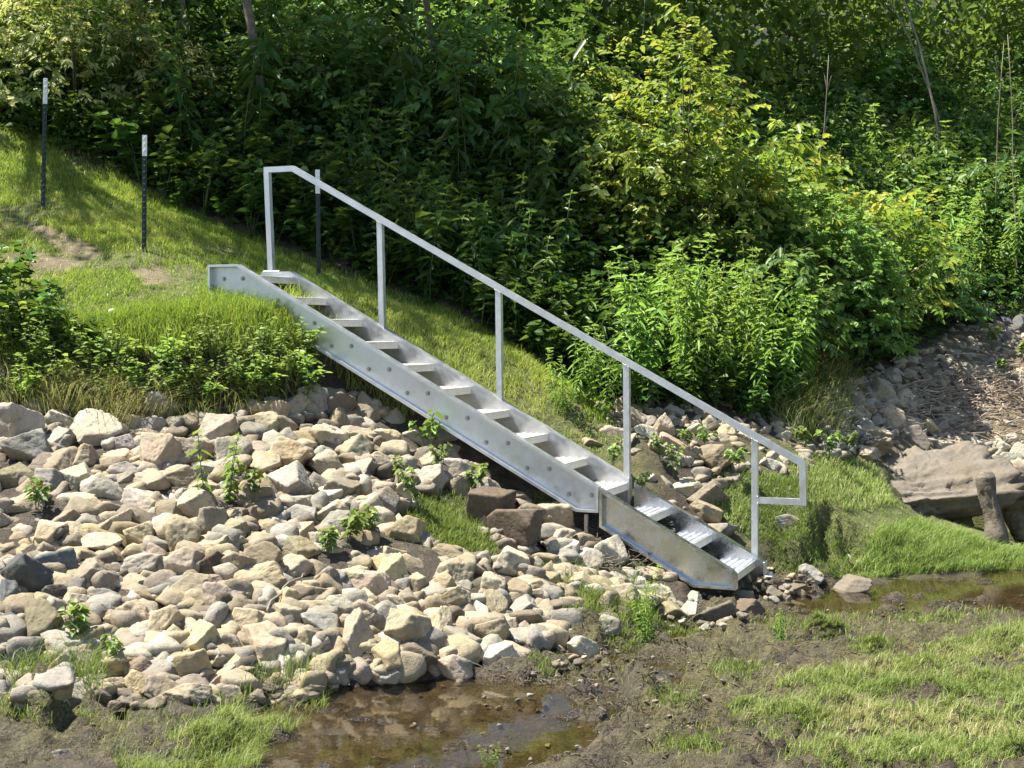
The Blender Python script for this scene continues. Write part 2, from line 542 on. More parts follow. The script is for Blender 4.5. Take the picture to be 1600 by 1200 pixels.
def empty(name, loc=(0, 0, 0), rz=0):
    o = bpy.data.objects.new(name, None)
    o.location = loc
    o.rotation_euler = (0, 0, rz)
    o.empty_display_size = .2
    COL.objects.link(o)
    return o


def copy_tree(o, parent=None):
    c_ = o.copy()
    COL.objects.link(c_)
    if parent:
        c_.parent = parent
    for ch in list(o.children):
        copy_tree(ch, c_)
    return c_


class Geo:
    """collects tubes, boxes and leaves, then builds ONE mesh"""

    def __init__(s):
        s.V, s.Q, s.T, s.A, s.n = [], [], [], [], 0

    def add(s, V, Q=None, T=None, tint=None):
        V = np.asarray(V, float)
        s.V.append(V)
        if Q is not None and len(Q):
            s.Q.append(np.asarray(Q) + s.n)
        if T is not None and len(T):
            s.T.append(np.asarray(T) + s.n)
        s.A.append(np.full(len(V), .5) if tint is None else np.asarray(tint, float))
        s.n += len(V)

    def tube(s, pts, radii, k=6, tint=.5, cap=True):
        pts = np.asarray(pts, float)
        n = len(pts)
        radii = np.broadcast_to(np.asarray(radii, float), (n,))
        d = np.gradient(pts, axis=0)
        d /= np.linalg.norm(d, axis=1)[:, None] + 1e-9
        ref = np.where(np.abs(d[:, 2:3]) > .9, np.array([[1., 0, 0]]), np.array([[0, 0, 1.]]))
        a = np.cross(d, ref)
        a /= np.linalg.norm(a, axis=1)[:, None] + 1e-9
        b = np.cross(d, a)
        th = np.arange(k) * 2 * PI / k
        V = pts[:, None] + radii[:, None, None] * (np.cos(th)[None, :, None] * a[:, None] + np.sin(th)[None, :, None] * b[:, None])
        i = np.arange(n - 1)[:, None] * k
        j = np.arange(k)[None]
        jn = (j + 1) % k
        Q = np.stack([i + j, i + jn, i + k + jn, i + k + j], -1).reshape(-1, 4)
        V = V.reshape(-1, 3)
        T = None
        if cap:
            V = np.concatenate([V, pts[:1], pts[-1:]])
            c0, c1 = n * k, n * k + 1
            jj = np.arange(k)
            T = np.concatenate([np.stack([np.full(k, c0), (jj + 1) % k, jj], -1),
                                np.stack([np.full(k, c1), (n - 1) * k + jj, (n - 1) * k + (jj + 1) % k], -1)])
        s.add(V, Q, T, np.full(len(V), tint))

    def box(s, c_, sz, R=None):
        v = np.array([[x, y, z] for x in (-.5, .5) for y in (-.5, .5) for z in (-.5, .5)]) * np.asarray(sz)
        if R is not None:
            v = v @ np.asarray(R).T
        s.add(v + np.asarray(c_), [[0, 1, 3, 2], [4, 6, 7, 5], [0, 4, 5, 1], [2, 3, 7, 6], [0, 2, 6, 4], [1, 5, 7, 3]])

    def leaves(s, P, D, L, W, droop=.25, fold=.3, tint=None, up=None, roll=.5):
        """P base points, D directions, L lengths, W half widths: six-vertex leaves folded at the midrib"""
        P, D = np.asarray(P, float), np.asarray(D, float)
        n = len(P)
        if n == 0:
            return
        L, W = np.broadcast_to(L, (n,))[:, None], np.broadcast_to(W, (n,))[:, None]
        D = D / (np.linalg.norm(D, axis=1)[:, None] + 1e-9)
        U = np.tile(np.array([[0, 0, 1.]]), (n, 1)) if up is None else np.asarray(up, float)
        U = U + rng.normal(0, roll, (n, 3))
        S = np.cross(D, U)
        S /= np.linalg.norm(S, axis=1)[:, None] + 1e-9
        N = np.cross(S, D)
        dr = np.array([[0, 0, -1.]])
        fo = fold * W
        B = P
        L1 = P + D * L * .30 + S * W * .92 + N * fo
        R1 = P + D * L * .30 - S * W * .92 + N * fo
        L2 = P + D * L * .66 + S * W * .72 + N * fo * .7 + dr * L * droop * .35
        R2 = P + D * L * .66 - S * W * .72 + N * fo * .7 + dr * L * droop * .35
        T = P + D * L + dr * L * droop
        V = np.stack([B, L1, L2, T, R2, R1], 1).reshape(-1, 3)
        i = np.arange(n)[:, None] * 6
        Q = np.concatenate([i + np.array([[0, 1, 2, 3]]), i + np.array([[0, 3, 4, 5]])])
        t = rng.random(n) if tint is None else np.broadcast_to(tint, (n,))
        s.add(V, Q, None, np.repeat(np.clip(t, 0, 1), 6))

    def blades(s, P, D, Hh, W, bend=.5, tint=None, side=None):
        """grass: base points, lean directions (horizontal), heights, half widths"""
        n = len(P)
        Hh, W = np.broadcast_to(Hh, (n,))[:, None], np.broadcast_to(W, (n,))[:, None]
        bend = np.broadcast_to(bend, (n,))[:, None]
        th = rng.random(n) * 2 * PI if side is None else side
        S = np.stack([np.cos(th), np.sin(th), np.zeros(n)], 1)
        up = np.array([[0, 0, 1.]])
        mid = P + up * Hh * .55 * (1 - .15 * bend) + D * Hh * .28 * bend
        tip = P + up * Hh * (1 - .42 * bend) + D * Hh * .95 * bend
        V = np.stack([P - S * W, P + S * W, mid + S * W * .8, mid - S * W * .8, tip], 1).reshape(-1, 3)
        i = np.arange(n)[:, None] * 5
        t = rng.random(n) if tint is None else np.broadcast_to(tint, (n,))
        s.add(V, i + np.array([[0, 1, 2, 3]]), i + np.array([[3, 2, 4]]), np.repeat(np.clip(t, 0, 1), 5))

    def mesh(s, name, smooth=False):
        return np_mesh(name, np.concatenate(s.V), np.concatenate(s.Q) if s.Q else None, np.concatenate(s.T) if s.T else None,
                       {'tint': np.concatenate(s.A)}, smooth)

    def build(s, name, mat, parent=None, smooth=False):
        return link(name, s.mesh(name, smooth), mat, parent)


def prism(poly, axis_o, U, Wd, th):
    """solid plate from a 2D polygon (u, z) between w = 0 and th: returns verts and faces for bmesh"""
    a = [axis_o + U * u + Vector((0, 0, 1)) * z for u, z in poly]
    b = [p + Wd * th for p in a]
    return a, b


def bm_obj(name, bm, mat, parent=None, bevel=0, seg=1):
    if bevel:
        bmesh.ops.bevel(bm, geom=[e for e in bm.edges if len(e.link_faces) == 2 and e.calc_face_angle(0) > .6], offset=bevel, segments=seg,
                        affect='EDGES', profile=.6, clamp_overlap=True)
    bmesh.ops.recalc_face_normals(bm, faces=bm.faces)
    me = bpy.data.meshes.new(name)
    bm.to_mesh(me)
    bm.free()
    return link(name, me, mat, parent)


# ------------------------------------------------------------------ ground and water
def axis(*segs):
    out = []
    for a, b, st in segs:
        out.append(np.arange(a, b, st))
    return np.concatenate(out + [np.array([segs[-1][1]])])


xs = axis((-120, -30, 10), (-30, -7, .6), (-7, -4.2, .05), (-4.2, 4.6, .026), (4.6, 7.5, .05), (7.5, 30, .6), (30, 120, 10))
ys = axis((-60, 2, 4), (2, 5.4, .25), (5.4, 10.6, .024), (10.6, 13.6, .04), (13.6, 22, .12), (22, 45, 1), (45, 110, 6))
X, Y = np.meshgrid(xs, ys)
Z = height(X.ravel(), Y.ravel()).reshape(X.shape)
ny, nx = X.shape
idx = np.arange(nx * ny).reshape(ny, nx)
Q = np.stack([idx[:-1, :-1], idx[:-1, 1:], idx[1:, 1:], idx[1:, :-1]], -1).reshape(-1, 4)
V = np.stack([X, Y, Z], -1).reshape(-1, 3)
xr, yr = V[:, 0], V[:, 1]
yt, yl, yv, ytop = lerp_line(TOE, xr)[0], lerp_line(LIP, xr)[0], lerp_line(VEG, xr)[0], lerp_line(TOP, xr)[0]
pp = project(V)
DIRT = [[(35, 345), (80, 355), (165, 395), (140, 408), (95, 395), (40, 362)], [(200, 420), (250, 418), (270, 440), (225, 448)],
        [(0, 395), (60, 398), (140, 408), (100, 425), (0, 412)]]
left = np.clip((1.35 - xr) / .5, 0, 1)
turf = np.clip((yr - yl + .1) / .25, 0, 1) * np.clip((yv + .3 - yr) / .4, 0, 1) * left
spit = np.clip((yr - yt + .15) / .4, 0, 1) * np.clip((lerp_line(LIP, xr)[0] + .9 - yr) / .4, 0, 1) * np.clip((xr - 1.7) / .4, 0, 1)
turf = np.maximum(turf, spit)
nearcam = yr > 1
dry = np.zeros(len(xr))
for d in DIRT:
    hitd = in_poly(pp[:, 0], pp[:, 1], d) & nearcam
    turf = np.where(hitd, turf * .1, turf)
    dry = np.where(hitd, 1.0, dry)
mud = np.clip((yt - yr + .25) / .35, 0, 1)
alg = np.clip(fbm(xr * .9, yr * .9, 3, 41) * .9 + .45 + .25 * np.clip(xr / 2, -1, 1), 0, 1) * mud
soak = np.where(V[:, 2] < -.004, .35, 1.0) * np.clip(1 - (V[:, 2] - .012) / .065 + .35 * fbm(xr * 2, yr * 2, 3, 44), 0, 1)
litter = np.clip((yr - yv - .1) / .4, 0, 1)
dry = np.maximum(dry, .8 * np.clip((xr - 2.9) / .4, 0, 1) * np.clip((yr - lerp_line(LIP, xr)[0] - .6) / .5, 0, 1) * np.clip((yv + .2 - yr) / .3, 0, 1))
me = np_mesh('ground', V, Q, None, {'litter': litter, 'dry': dry, 'mud': mud, 'turf': turf, 'algae': alg, 'soaked': soak}, True)
tag(link('ground', me, M['ground']), None, None, kind='structure')
wx = np.array([-110, -7, 7.5, 110.])
wy = np.array([-55, 5, 13.9])
WV = np.array([[a, b, 0] for b in wy for a in wx])
WQ = [[j * 4 + i, j * 4 + i + 1, j * 4 + i + 5, j * 4 + i + 4] for j in range(2) for i in range(3)]
tag(link('water', np_mesh('water', WV, WQ), M['water']), None, None, kind='structure')

# ------------------------------------------------------------------ the aluminium stair
OX, OY, OZ, YAW, RUN, RISE, WID = -2.2054, 11.663, .4848 + CAMH, .3862, .3484, .19, .6628
stair = empty('aluminium_stairs', (OX, OY, OZ), -YAW)
tag(stair, 'straight aluminium stairway with one handrail running down the bank to the mud', 'stairs')
SL = -RISE / RUN
# local axes: x = run (descending), y = width (away from the camera), z up; nosing of tread i at (i*RUN, -i*RISE)


def extrude_poly(bm, poly, y0, y1):
    a = [bm.verts.new((u, y0, z)) for u, z in poly]
    b = [bm.verts.new((u, y1, z)) for u, z in poly]
    bm.faces.new(a)
    bm.faces.new(b[::-1])
    n = len(poly)
    for i in range(n):
        bm.faces.new((a[i], b[i], b[(i + 1) % n], a[(i + 1) % n]))


def inset_poly(poly, d):
    n = len(poly)
    out = []
    area = sum(poly[i][0] * poly[(i + 1) % n][1] - poly[(i + 1) % n][0] * poly[i][1] for i in range(n))
    s = 1 if area > 0 else -1
    for i in range(n):
        p0, p1, p2 = Vector(poly[i - 1]), Vector(poly[i]), Vector(poly[(i + 1) % n])
        d1, d2 = (p1 - p0).normalized(), (p2 - p1).normalized()
        n1, n2 = Vector((-d1.y, d1.x)) * s, Vector((-d2.y, d2.x)) * s
        b = (n1 + n2).normalized()
        out.append(tuple(p1 + b * d / max(.3, b.dot(n1))))
    return out


def channel(name, poly, yi, yo, mat, web=.009, fl=.02, parent=None, skip=()):
    """channel-section stringer: web plate on the tread side (yi), flanges all round reaching out to yo"""
    bm = bmesh.new()
    inner = inset_poly(poly, fl)
    s = 1 if yo > yi else -1
    extrude_poly(bm, inset_poly(poly, fl * .5), yi, yi + s * web)
    n = len(poly)
    for i in range(n):
        if i in skip:
            continue
        j = (i + 1) % n
        q = [poly[i], poly[j], inner[j], inner[i]]
        extrude_poly(bm, q, yi - s * .0015, yo)
    return bm_obj(name, bm, mat, parent, .0025)


def up_poly(shift=0.0, u_end=3.128):
    t = lambda u: SL * u
    u0 = -.395 + shift
    ub = -.10 + shift
    zt = t(ub) + .036
    return [(u0, zt), (u0, -.16), (.05, t(.05) - .262), (2.93, t(2.93) - .262), (2.955, t(2.93) - .268), (u_end, t(2.93) - .268), (u_end, t(u_end) + .036), (ub, zt)]


def low_poly(shift=0.0):
    t = lambda u: SL * u
    u0, u1 = 3.137 + shift, 4.195 + shift
    return [(u0, t(u0) + .03), (u0, t(u0) - .262), (3.872, -2.384), (u1, -2.384), (u1, t(u1) + .022 - .008), (u1 - .03, t(u1 - .03) + .03)]


near_up = channel('stringer', up_poly(), -.022, -.088, M['alu'], parent=stair)
far_up = channel('stringer', up_poly(.06, 3.14), WID, WID + .085, M['alu'], parent=stair)
near_low = channel('stringer', low_poly(), -.022, -.094, M['alu_raw'], parent=stair)
far_low = channel('stringer', low_poly(.045), WID + .001, WID + .08, M['alu_raw'], parent=stair)
near_low['label'] = 'dull brown-grey lower stringer plate nearest the camera'
far_low['label'] = 'dull brown-grey lower stringer plate on the handrail side'


def bolt_bm(x, z, y, r=.0125):
    bm = bmesh.new()
    bmesh.ops.create_cone(bm, cap_ends=True, segments=16, radius1=r * 1.55, radius2=r * 1.55, depth=.003,
                          matrix=Matrix.Translation((x, y - .0015, z)) @ Matrix.Rotation(PI / 2, 4, 'X'))
    bmesh.ops.create_cone(bm, cap_ends=True, segments=6, radius1=r, radius2=r * .94, depth=.011,
                          matrix=Matrix.Translation((x, y - .0085, z)) @ Matrix.Rotation(PI / 2, 4, 'X'))
    return bm


for i in range(0, 10):
    for du in (-.08, -.267):
        bm_obj('bolt', bolt_bm(i * RUN + du, -i * RISE - .03, -.0312), M['galv'], near_up)
for i in (0, 1):
    for du in (-.08, -.267):
        pass
# treads: ribbed planks
TD, TH = .285, .058


def tread(i, mat):
    bm = bmesh.new()
    u1, u0 = i * RUN, i * RUN - TD
    z = -i * RISE
    y0, y1 = -.02, WID - .002
    extrude_poly(bm, [(u0, z - .008), (u1, z - .008), (u1, z - TH), (u1 - .006, z - TH), (u1 - .006, z - .014), (u0 + .006, z - .014), (u0 + .006, z - TH), (u0, z - TH)], y0, y1)
    nr = 5
    for k in range(nr):
        a = u0 + (k + .12) * TD / nr
        b = u0 + (k + .72) * TD / nr
        extrude_poly(bm, [(a, z - .0075), (a + .006, z), (b - .006, z), (b, z - .0075)], y0 + .003, y1 - .003)
        # punched grip buttons along each rib
        for q in range(15):
            yy = y0 + .03 + q * (y1 - y0 - .06) / 14
            r = bmesh.ops.create_cone(bm, cap_ends=True, segments=8, radius1=.011, radius2=.008, depth=.006,
                                      matrix=Matrix.Translation(((a + b) / 2, yy, z + .0025)))
    extrude_poly(bm, [(u1 - .012, z - .0078), (u1 - .010, z + .001), (u1 - .001, z + .001), (u1 + .0008, z - .0078)], y0 + .001, y1 - .001)
    return bm_obj('tread', bm, mat, stair)


for i in range(13):
    tread(i, M['alu_tread'] if i < 10 else M['alu_bright'])


def sq_tube(name, pts, s, parent, mat):
    """square tube with mitred bends in the plane y = const (pts are u, y, z)"""
    bm = bmesh.new()
    pts = [Vector(p) for p in pts]
    n = len(pts)
    rings = []
    for i in range(n):
        d1 = (pts[i] - pts[i - 1]).normalized() if i > 0 else (pts[1] - pts[0]).normalized()
        d2 = (pts[i + 1] - pts[i]).normalized() if i < n - 1 else d1
        d = (d1 + d2).normalized()
        ncx = Vector((-d.z, 0, d.x))
        k = 1 / max(.4, d.dot(d1))
        h = s / 2
        rings.append([bm.verts.new(pts[i] + ncx * h * k * a + Vector((0, 1, 0)) * h * b) for a, b in ((1, -1), (1, 1), (-1, 1), (-1, -1))])
    for i in range(n - 1):
        for k in range(4):
            bm.faces.new((rings[i][k], rings[i][(k + 1) % 4], rings[i + 1][(k + 1) % 4], rings[i + 1][k]))
    bm.faces.new(rings[0])
    bm.faces.new(rings[-1][::-1])
    return bm_obj(name, bm, mat, parent, .004, 2)


T = .05
yr_ = WID + .042
rail = empty('handrail')
rail.parent = stair
hz = lambda u: SL * u + .995 - T / 2 / math.cos(math.atan(SL))
# top rail with flat start and looped end
sq_tube('rail', [(-.316, yr_, hz(-.02)), (-.02, yr_, hz(-.02)), (4.535, yr_, hz(4.535)), (4.543, yr_, -1.808), (4.19, yr_, -1.808)], T, rail, M['alu'])
for ub, ut, zb, zt in [(-.255, -.292, None, None), (.872, .852, None, None), (1.985, 1.975, None, None), (3.112, 3.104, None, None), (4.168, 4.160, None, None)]:
    if ub < 0:
        zb, zt = .064, hz(-.02) - T / 2
        sq_tube('post', [(ub, yr_, zb), (ut, yr_, zt)], T, rail, M['alu'])
    else:
        zb = SL * ub + .02
        if ub > 4:
            zb = -2.30
        sq_tube('post', [(ub, yr_, zb), (ut, yr_, hz(ut) - T * .35)], T * .985, rail, M['alu'])
wr = random.Random(3)
for ux, zz, n_ in [(.852, hz(.852), 2), (1.975, hz(1.975), 2), (3.104, hz(3.104), 2), (4.160, hz(4.16), 2), (.872, SL * .872 + .06, 1), (1.985, SL * 1.985 + .06, 1), (3.112, SL * 3.112 + .06, 1), (4.19, -1.782, 1), (4.19, -1.834, 1)]:
    bm = bmesh.new()
    for sgn in (-1, 1):
        for q in range(9):
            f = -1 + q / 4
            px_ = ux + f * T * .5 if n_ == 2 else ux + f * T * .5
            pz_ = zz - T * .62 + SL * (px_ - ux) * (1 if zz > SL * ux + .2 else .6)
            if ux == 4.19:
                px_, pz_ = ux, zz + f * .004
            bmesh.ops.create_icosphere(bm, subdivisions=1, radius=.0055 * wr.uniform(.7, 1.25), matrix=Matrix.Translation((px_, yr_ + sgn * (T / 2 + .001), pz_ + wr.uniform(-.002, .002))))
    bm_obj('weld', bm, M['galv'], rail)
# small base plate with bolts at the foot of the stair and a cap plate under the first post
bm = bmesh.new()
bmesh.ops.create_cube(bm, size=1, matrix=Matrix.Translation((-.235, WID + .04, .0625)) @ Matrix.Diagonal((.17, .085, .008, 1)))
bm_obj('base_plate', bm, M['alu'], rail, .002)
bm = bmesh.new()
bmesh.ops.create_cube(bm, size=1, matrix=Matrix.Translation((4.246, WID + .05, -2.352)) @ Matrix.Diagonal((.012, .10, .12, 1)))
bmesh.ops.create_cube(bm, size=1, matrix=Matrix.Translation((4.275, WID + .05, -2.404)) @ Matrix.Diagonal((.07, .10, .01, 1)))
for yy in (WID + .025, WID + .075):
    bmesh.ops.create_cone(bm, cap_ends=True, segments=6, radius1=.014, radius2=.013, depth=.03, matrix=Matrix.Translation((4.285, yy, -2.388)))
bm_obj('foot_bracket', bm, M['alu'], stair, .002)
# joint plate between the two stair lengths, inside the far stringer, and stretcher angle and leg below the joint
bm = bmesh.new()
extrude_poly(bm, [(3.06, -1.66), (3.06, -1.93), (3.125, -1.965), (3.125, -1.70)], WID - .008, WID - .0005)
extrude_poly(bm, [(3.135, -1.70), (3.135, -1.97), (3.15, -1.98), (3.15, -1.71)], WID - .03, WID - .0005)
bm_obj('joint_plate', bm, M['alu'], stair, .002)
bm = bmesh.new()
bmesh.ops.create_cube(bm, size=1, matrix=Matrix.Translation((3.02, -.055, -2.02)) @ Matrix.Diagonal((.028, .028, .27, 1)))
bm_obj('leg', bm, M['galv'], stair, .002)


# ------------------------------------------------------------------ steel fence posts
def t_post(px, py, Yd, pt, tipfrac, label, tilt=0.0):
    b = at_depth(px, py, Yd)
    t = at_depth(pt[0], pt[1], Yd)
    zg = H1(b[0], b[1])
    h = t[2] - b[2]
    r = empty('fence_post', (b[0], b[1], b[2]), .5)
    dx = (t[0] - b[0]) / h
    r.rotation_euler = (0, math.atan(dx), 0)
    tag(r, label, 'fence post', 'steel fence posts on the grass bank')
    zt = h * (1 - tipfrac)

    def tsec(name, z0, z1, mat, grow=0.0):
        bm = bmesh.new()
        w, th, d = .042 + grow, .007 + grow, .04
        extr = [(-w / 2, 0), (w / 2, 0), (w / 2, th), (th / 2, th), (th / 2, d), (-th / 2, d), (-th / 2, th), (-w / 2, th)]
        a = [bm.verts.new((x, y, z0)) for x, y in extr]
        c_ = [bm.verts.new((x, y, z1)) for x, y in extr]
        bm.faces.new(a)
        bm.faces.new(c_[::-1])
        for i in range(8):
            bm.faces.new((a[i], c_[i], c_[(i + 1) % 8], a[(i + 1) % 8]))
        z = z0 + .05
        while z < z1 - .02:     # studs
            bmesh.ops.create_cube(bm, size=1, matrix=Matrix.Translation((0, -.005, z)) @ Matrix.Diagonal((.016, .011, .022, 1)))
            z += .055
        return bm_obj(name, bm, mat, r, .0012)
    tsec('shaft', min(-.35, zg - b[2] - .3), zt, M['green_paint'])
    tsec('tip', zt + .0005, h, M['white_paint'], .001)
    return r


t_post(67, 322, 13.7, (71, 122), .2, 'green steel fence post with white tip standing highest on the bank at far left')
t_post(225, 388, 12.6, (226, 211), .185, 'green steel fence post with white tip in open grass left of the stairs')
t_post(498, 424, 13.05, (496, 265), .235, 'green steel fence post with white tip behind the upper handrail')


# ------------------------------------------------------------------ stones
def ico(sub):
    bm = bmesh.new()
    bmesh.ops.create_icosphere(bm, subdivisions=sub, radius=1)
    v = np.array([q.co[:] for q in bm.verts])
    f = np.array([[q.index for q in p.verts] for p in bm.faces])
    bm.free()
    return v, f


ICO4, ICO2 = ico(5), ico(3)


def rock_verts(V, seed, planes=13, soft=120, rough=.035):
    """a broken stone: a polytope of uneven facets, corners knocked off, a little surface breakage"""
    r = np.random.default_rng(seed)
    k = np.arange(planes) + .5
    ph, th = np.arccos(1 - 2 * k / planes), PI * (1 + 5 ** .5) * k
    n = np.stack([np.cos(th) * np.sin(ph), np.sin(th) * np.sin(ph), np.cos(ph)], 1)
    n = unit(n + r.normal(0, .28, n.shape))
    h = r.uniform(.52, 1.0, planes)
    M3 = np.linalg.qr(r.normal(size=(3, 3)))[0]

    def hull(n, h, V):
        c_ = V @ n.T
        rad = np.where(c_ > .04, h[None] / np.maximum(c_, .04), 9)
        return -np.log(np.exp(-soft * np.minimum(rad, 3)).sum(1)) / soft
    rad = hull(n, h, V)
    # small chips on the sharpest corners
    far = V[np.argsort(-rad)[:400:40]]
    far = unit(far + r.normal(0, .12, far.shape))
    hc = np.array([(rad * (V @ f)).max() for f in far]) * r.uniform(.86, .97, len(far))
    rad = np.minimum(rad, hull(np.concatenate([n, far]), np.concatenate([h, hc]), V))
    P = V * rad[:, None]
    q = P * 2.6 + r.uniform(0, 50, 3)
    d = fbm(q[:, 0] + q[:, 2] * .7, q[:, 1] - q[:, 2] * .6, 5, seed, .6)
    e = np.abs(fbm(q[:, 0] * 1.7 - q[:, 2], q[:, 1] * 1.7 + q[:, 2] * .8, 4, seed + 50, .6))
    P = P * (1 + rough * d - rough * 1.2 * e)[:, None]
    P = P @ M3.T
    lo, hi = P.min(0), P.max(0)
    return (P - (lo + hi) / 2) / ((hi - lo) / 2)


def unit(v):
    return v / (np.linalg.norm(v, axis=-1, keepdims=True) + 1e-9)


PROT = [np_mesh('stone', rock_verts(ICO4[0], 100 + k, int(rng.integers(8, 13))), None, ICO4[1], None, True) for k in range(34)]
for p_ in PROT:
    p_.materials.append(M['rock'])

STONE = {'t': (.345, .288, .198), 'y': (.365, .302, .188), 'w': (.385, .35, .275), 'p': (.315, .265, .202), 'g': (.27, .25, .208), 'b': (.115, .122, .118),  # 'b': shade painted into the far-left rocks; true bluish grey at right
         'n': (.22, .18, .133), 'd': (.12, .092, .066), 'o': (.26, .226, .148), 'k': (.184, .156, .115)}
WORD = {'t': 'tan', 'y': 'yellowish', 'w': 'pale', 'p': 'pinkish tan', 'g': 'grey', 'b': 'bluish grey', 'n': 'brown', 'd': 'dark brown', 'o': 'olive tan', 'k': 'wet brown'}

traced = []      # px, py, w, h, colour


def zoomed(s, ox, oy, rows):
    for x, y, w, h, c_ in rows:
        traced.append((ox + x * s, oy + y * s, w * s, h * s, c_))


zoomed(.375, 0, 580, [
    (65, 250, 150, 200, 'w'), (90, 330, 160, 150, 'g'), (235, 280, 125, 85, 'g'), (385, 250, 225, 160, 'w'), (675, 165, 135, 125, 'g'), (800, 222, 130, 50, 't'),
    (920, 240, 155, 120, 'p'), (1080, 220, 150, 80, 't'), (480, 345, 130, 55, 't'), (245, 390, 155, 100, 't'), (325, 370, 120, 85, 't'), (310, 458, 125, 95, 'w'),
    (500, 410, 145, 80, 'g'), (430, 490, 155, 115, 'w'), (60, 455, 135, 85, 'o'), (90, 562, 145, 75, 'p'), (320, 550, 125, 75, 't'), (590, 560, 155, 115, 'w'),
    (460, 640, 105, 115, 't'), (570, 620, 110, 65, 't'), (255, 620, 180, 90, 't'), (200, 705, 105, 115, 't'), (310, 692, 145, 100, 't'), (415, 735, 145, 85, 'w'),
    (565, 695, 95, 115, 'y'), (630, 765, 125, 85, 'p'), (780, 330, 155, 110, 't'), (665, 345, 135, 145, 'p'), (745, 450, 125, 80, 'y'), (820, 575, 125, 110, 't'),
    (870, 632, 130, 130, 't'), (850, 728, 210, 100, 'y'), (980, 672, 95, 75, 'y'), (1090, 792, 125, 105, 'y'), (1100, 862, 150, 90, 't'), (1220, 812, 165, 90, 'p'),
    (1200, 470, 155, 115, 'w'), (1190, 352, 155, 115, 't'), (1370, 280, 115, 110, 'w'), (1470, 335, 135, 115, 'o'), (1360, 385, 135, 100, 't'), (1410, 152, 115, 85, 'n'),
    (1285, 112, 115, 85, 'g'), (1535, 160, 95, 100, 'p'), (1240, 612, 135, 75, 'g'), (1370, 590, 140, 85, 'p'), (1230, 550, 145, 60, 'p'), (1480, 440, 150, 75, 't'),
    (1350, 510, 125, 70, 'w'), (90, 870, 195, 180, 'b'), (230, 815, 175, 130, 'b'), (20, 960, 90, 130, 'b'), (380, 852, 155, 110, 't'), (210, 918, 175, 65, 'b'),
    (580, 812, 195, 100, 'p'), (750, 812, 145, 125, 'p'), (880, 820, 140, 100, 'd'), (870, 892, 105, 75, 'n'), (540, 892, 130, 75, 't'), (630, 932, 180, 80, 'g'),
    (930, 952, 145, 110, 'p'), (430, 940, 140, 65, 'g'), (160, 1052, 175, 180, 'o'), (80, 1160, 185, 95, 'b'), (20, 1072, 90, 95, 'b'), (545, 1022, 165, 110, 'y'),
    (695, 1052, 145, 130, 't'), (780, 982, 155, 95, 'y'), (1030, 1042, 145, 110, 'y'), (1100, 1132, 205, 150, 't'), (1190, 1022, 105, 85, 't'), (1260, 1132, 135, 95, 'y'),
    (1290, 932, 125, 85, 'o'), (1410, 982, 125, 95, 'w'), (1460, 872, 140, 85, 'y'), (1540, 892, 170, 100, 't'), (1500, 1012, 110, 90, 'p'), (1500, 1112, 95, 170, 't'),
    (1360, 882, 95, 95, 'p'), (970, 355, 100, 120, 'w'), (1040, 600, 100, 55, 'n'), (715, 520, 80, 30, 'w'), (1010, 950, 90, 60, 't'), (640, 870, 100, 60, 't'), (1150, 560, 70, 90, 'g')])
zoomed(.3125, 500, 700, [
    (660, 112, 145, 105, 'w'), (300, 75, 115, 75, 't'), (550, 165, 115, 135, 'p'), (200, 162, 105, 95, 't'), (245, 205, 115, 75, 't'), (55, 232, 105, 75, 'w'),
    (150, 272, 105, 65, 'w'), (240, 292, 115, 85, 'g'), (60, 322, 125, 95, 'p'), (310, 372, 115, 115, 'w'), (415, 432, 175, 145, 'y'), (1170, 332, 175, 115, 't'),
    (690, 402, 95, 55, 'p'), (780, 452, 115, 85, 'w'), (630, 532, 165, 85, 't'), (545, 492, 105, 65, 'p'), (690, 622, 205, 135, 'y'), (610, 692, 155, 105, 'y'),
    (470, 682, 125, 85, 't'), (960, 582, 155, 150, 'w'), (1100, 652, 205, 100, 't'), (860, 692, 115, 115, 'p'), (980, 722, 125, 105, 't'), (1095, 722, 115, 75, 'y'),
    (630, 782, 255, 95, 'o'), (880, 792, 95, 125, 'y'), (1030, 802, 170, 105, 'w'), (1215, 762, 175, 85, 't'), (800, 812, 75, 85, 'w'), (370, 642, 120, 170, 'y'),
    (240, 682, 155, 105, 'y'), (150, 642, 135, 85, 'y'), (40, 692, 95, 105, 'p'), (280, 732, 115, 125, 't'), (385, 772, 115, 75, 'p'), (90, 792, 135, 95, 'w'),
    (200, 842, 135, 85, 'p'), (315, 862, 185, 115, 'g'), (440, 922, 220, 200, 't'), (590, 892, 95, 145, 'y'), (490, 1042, 165, 105, 'k'), (710, 972, 165, 135, 'p'),
    (850, 922, 145, 115, 'y'), (920, 1042, 155, 115, 'w'), (1090, 932, 165, 75, 't'), (1310, 992, 125, 95, 'w'), (1310, 682, 125, 95, 't'), (1170, 592, 115, 45, 't'),
    (1180, 462, 165, 85, 'p'), (100, 1102, 125, 105, 'o'), (330, 1132, 115, 85, 'w'), (220, 982, 110, 190, 't'), (720, 880, 70, 60, 'd'), (660, 870, 70, 90, 'n')])
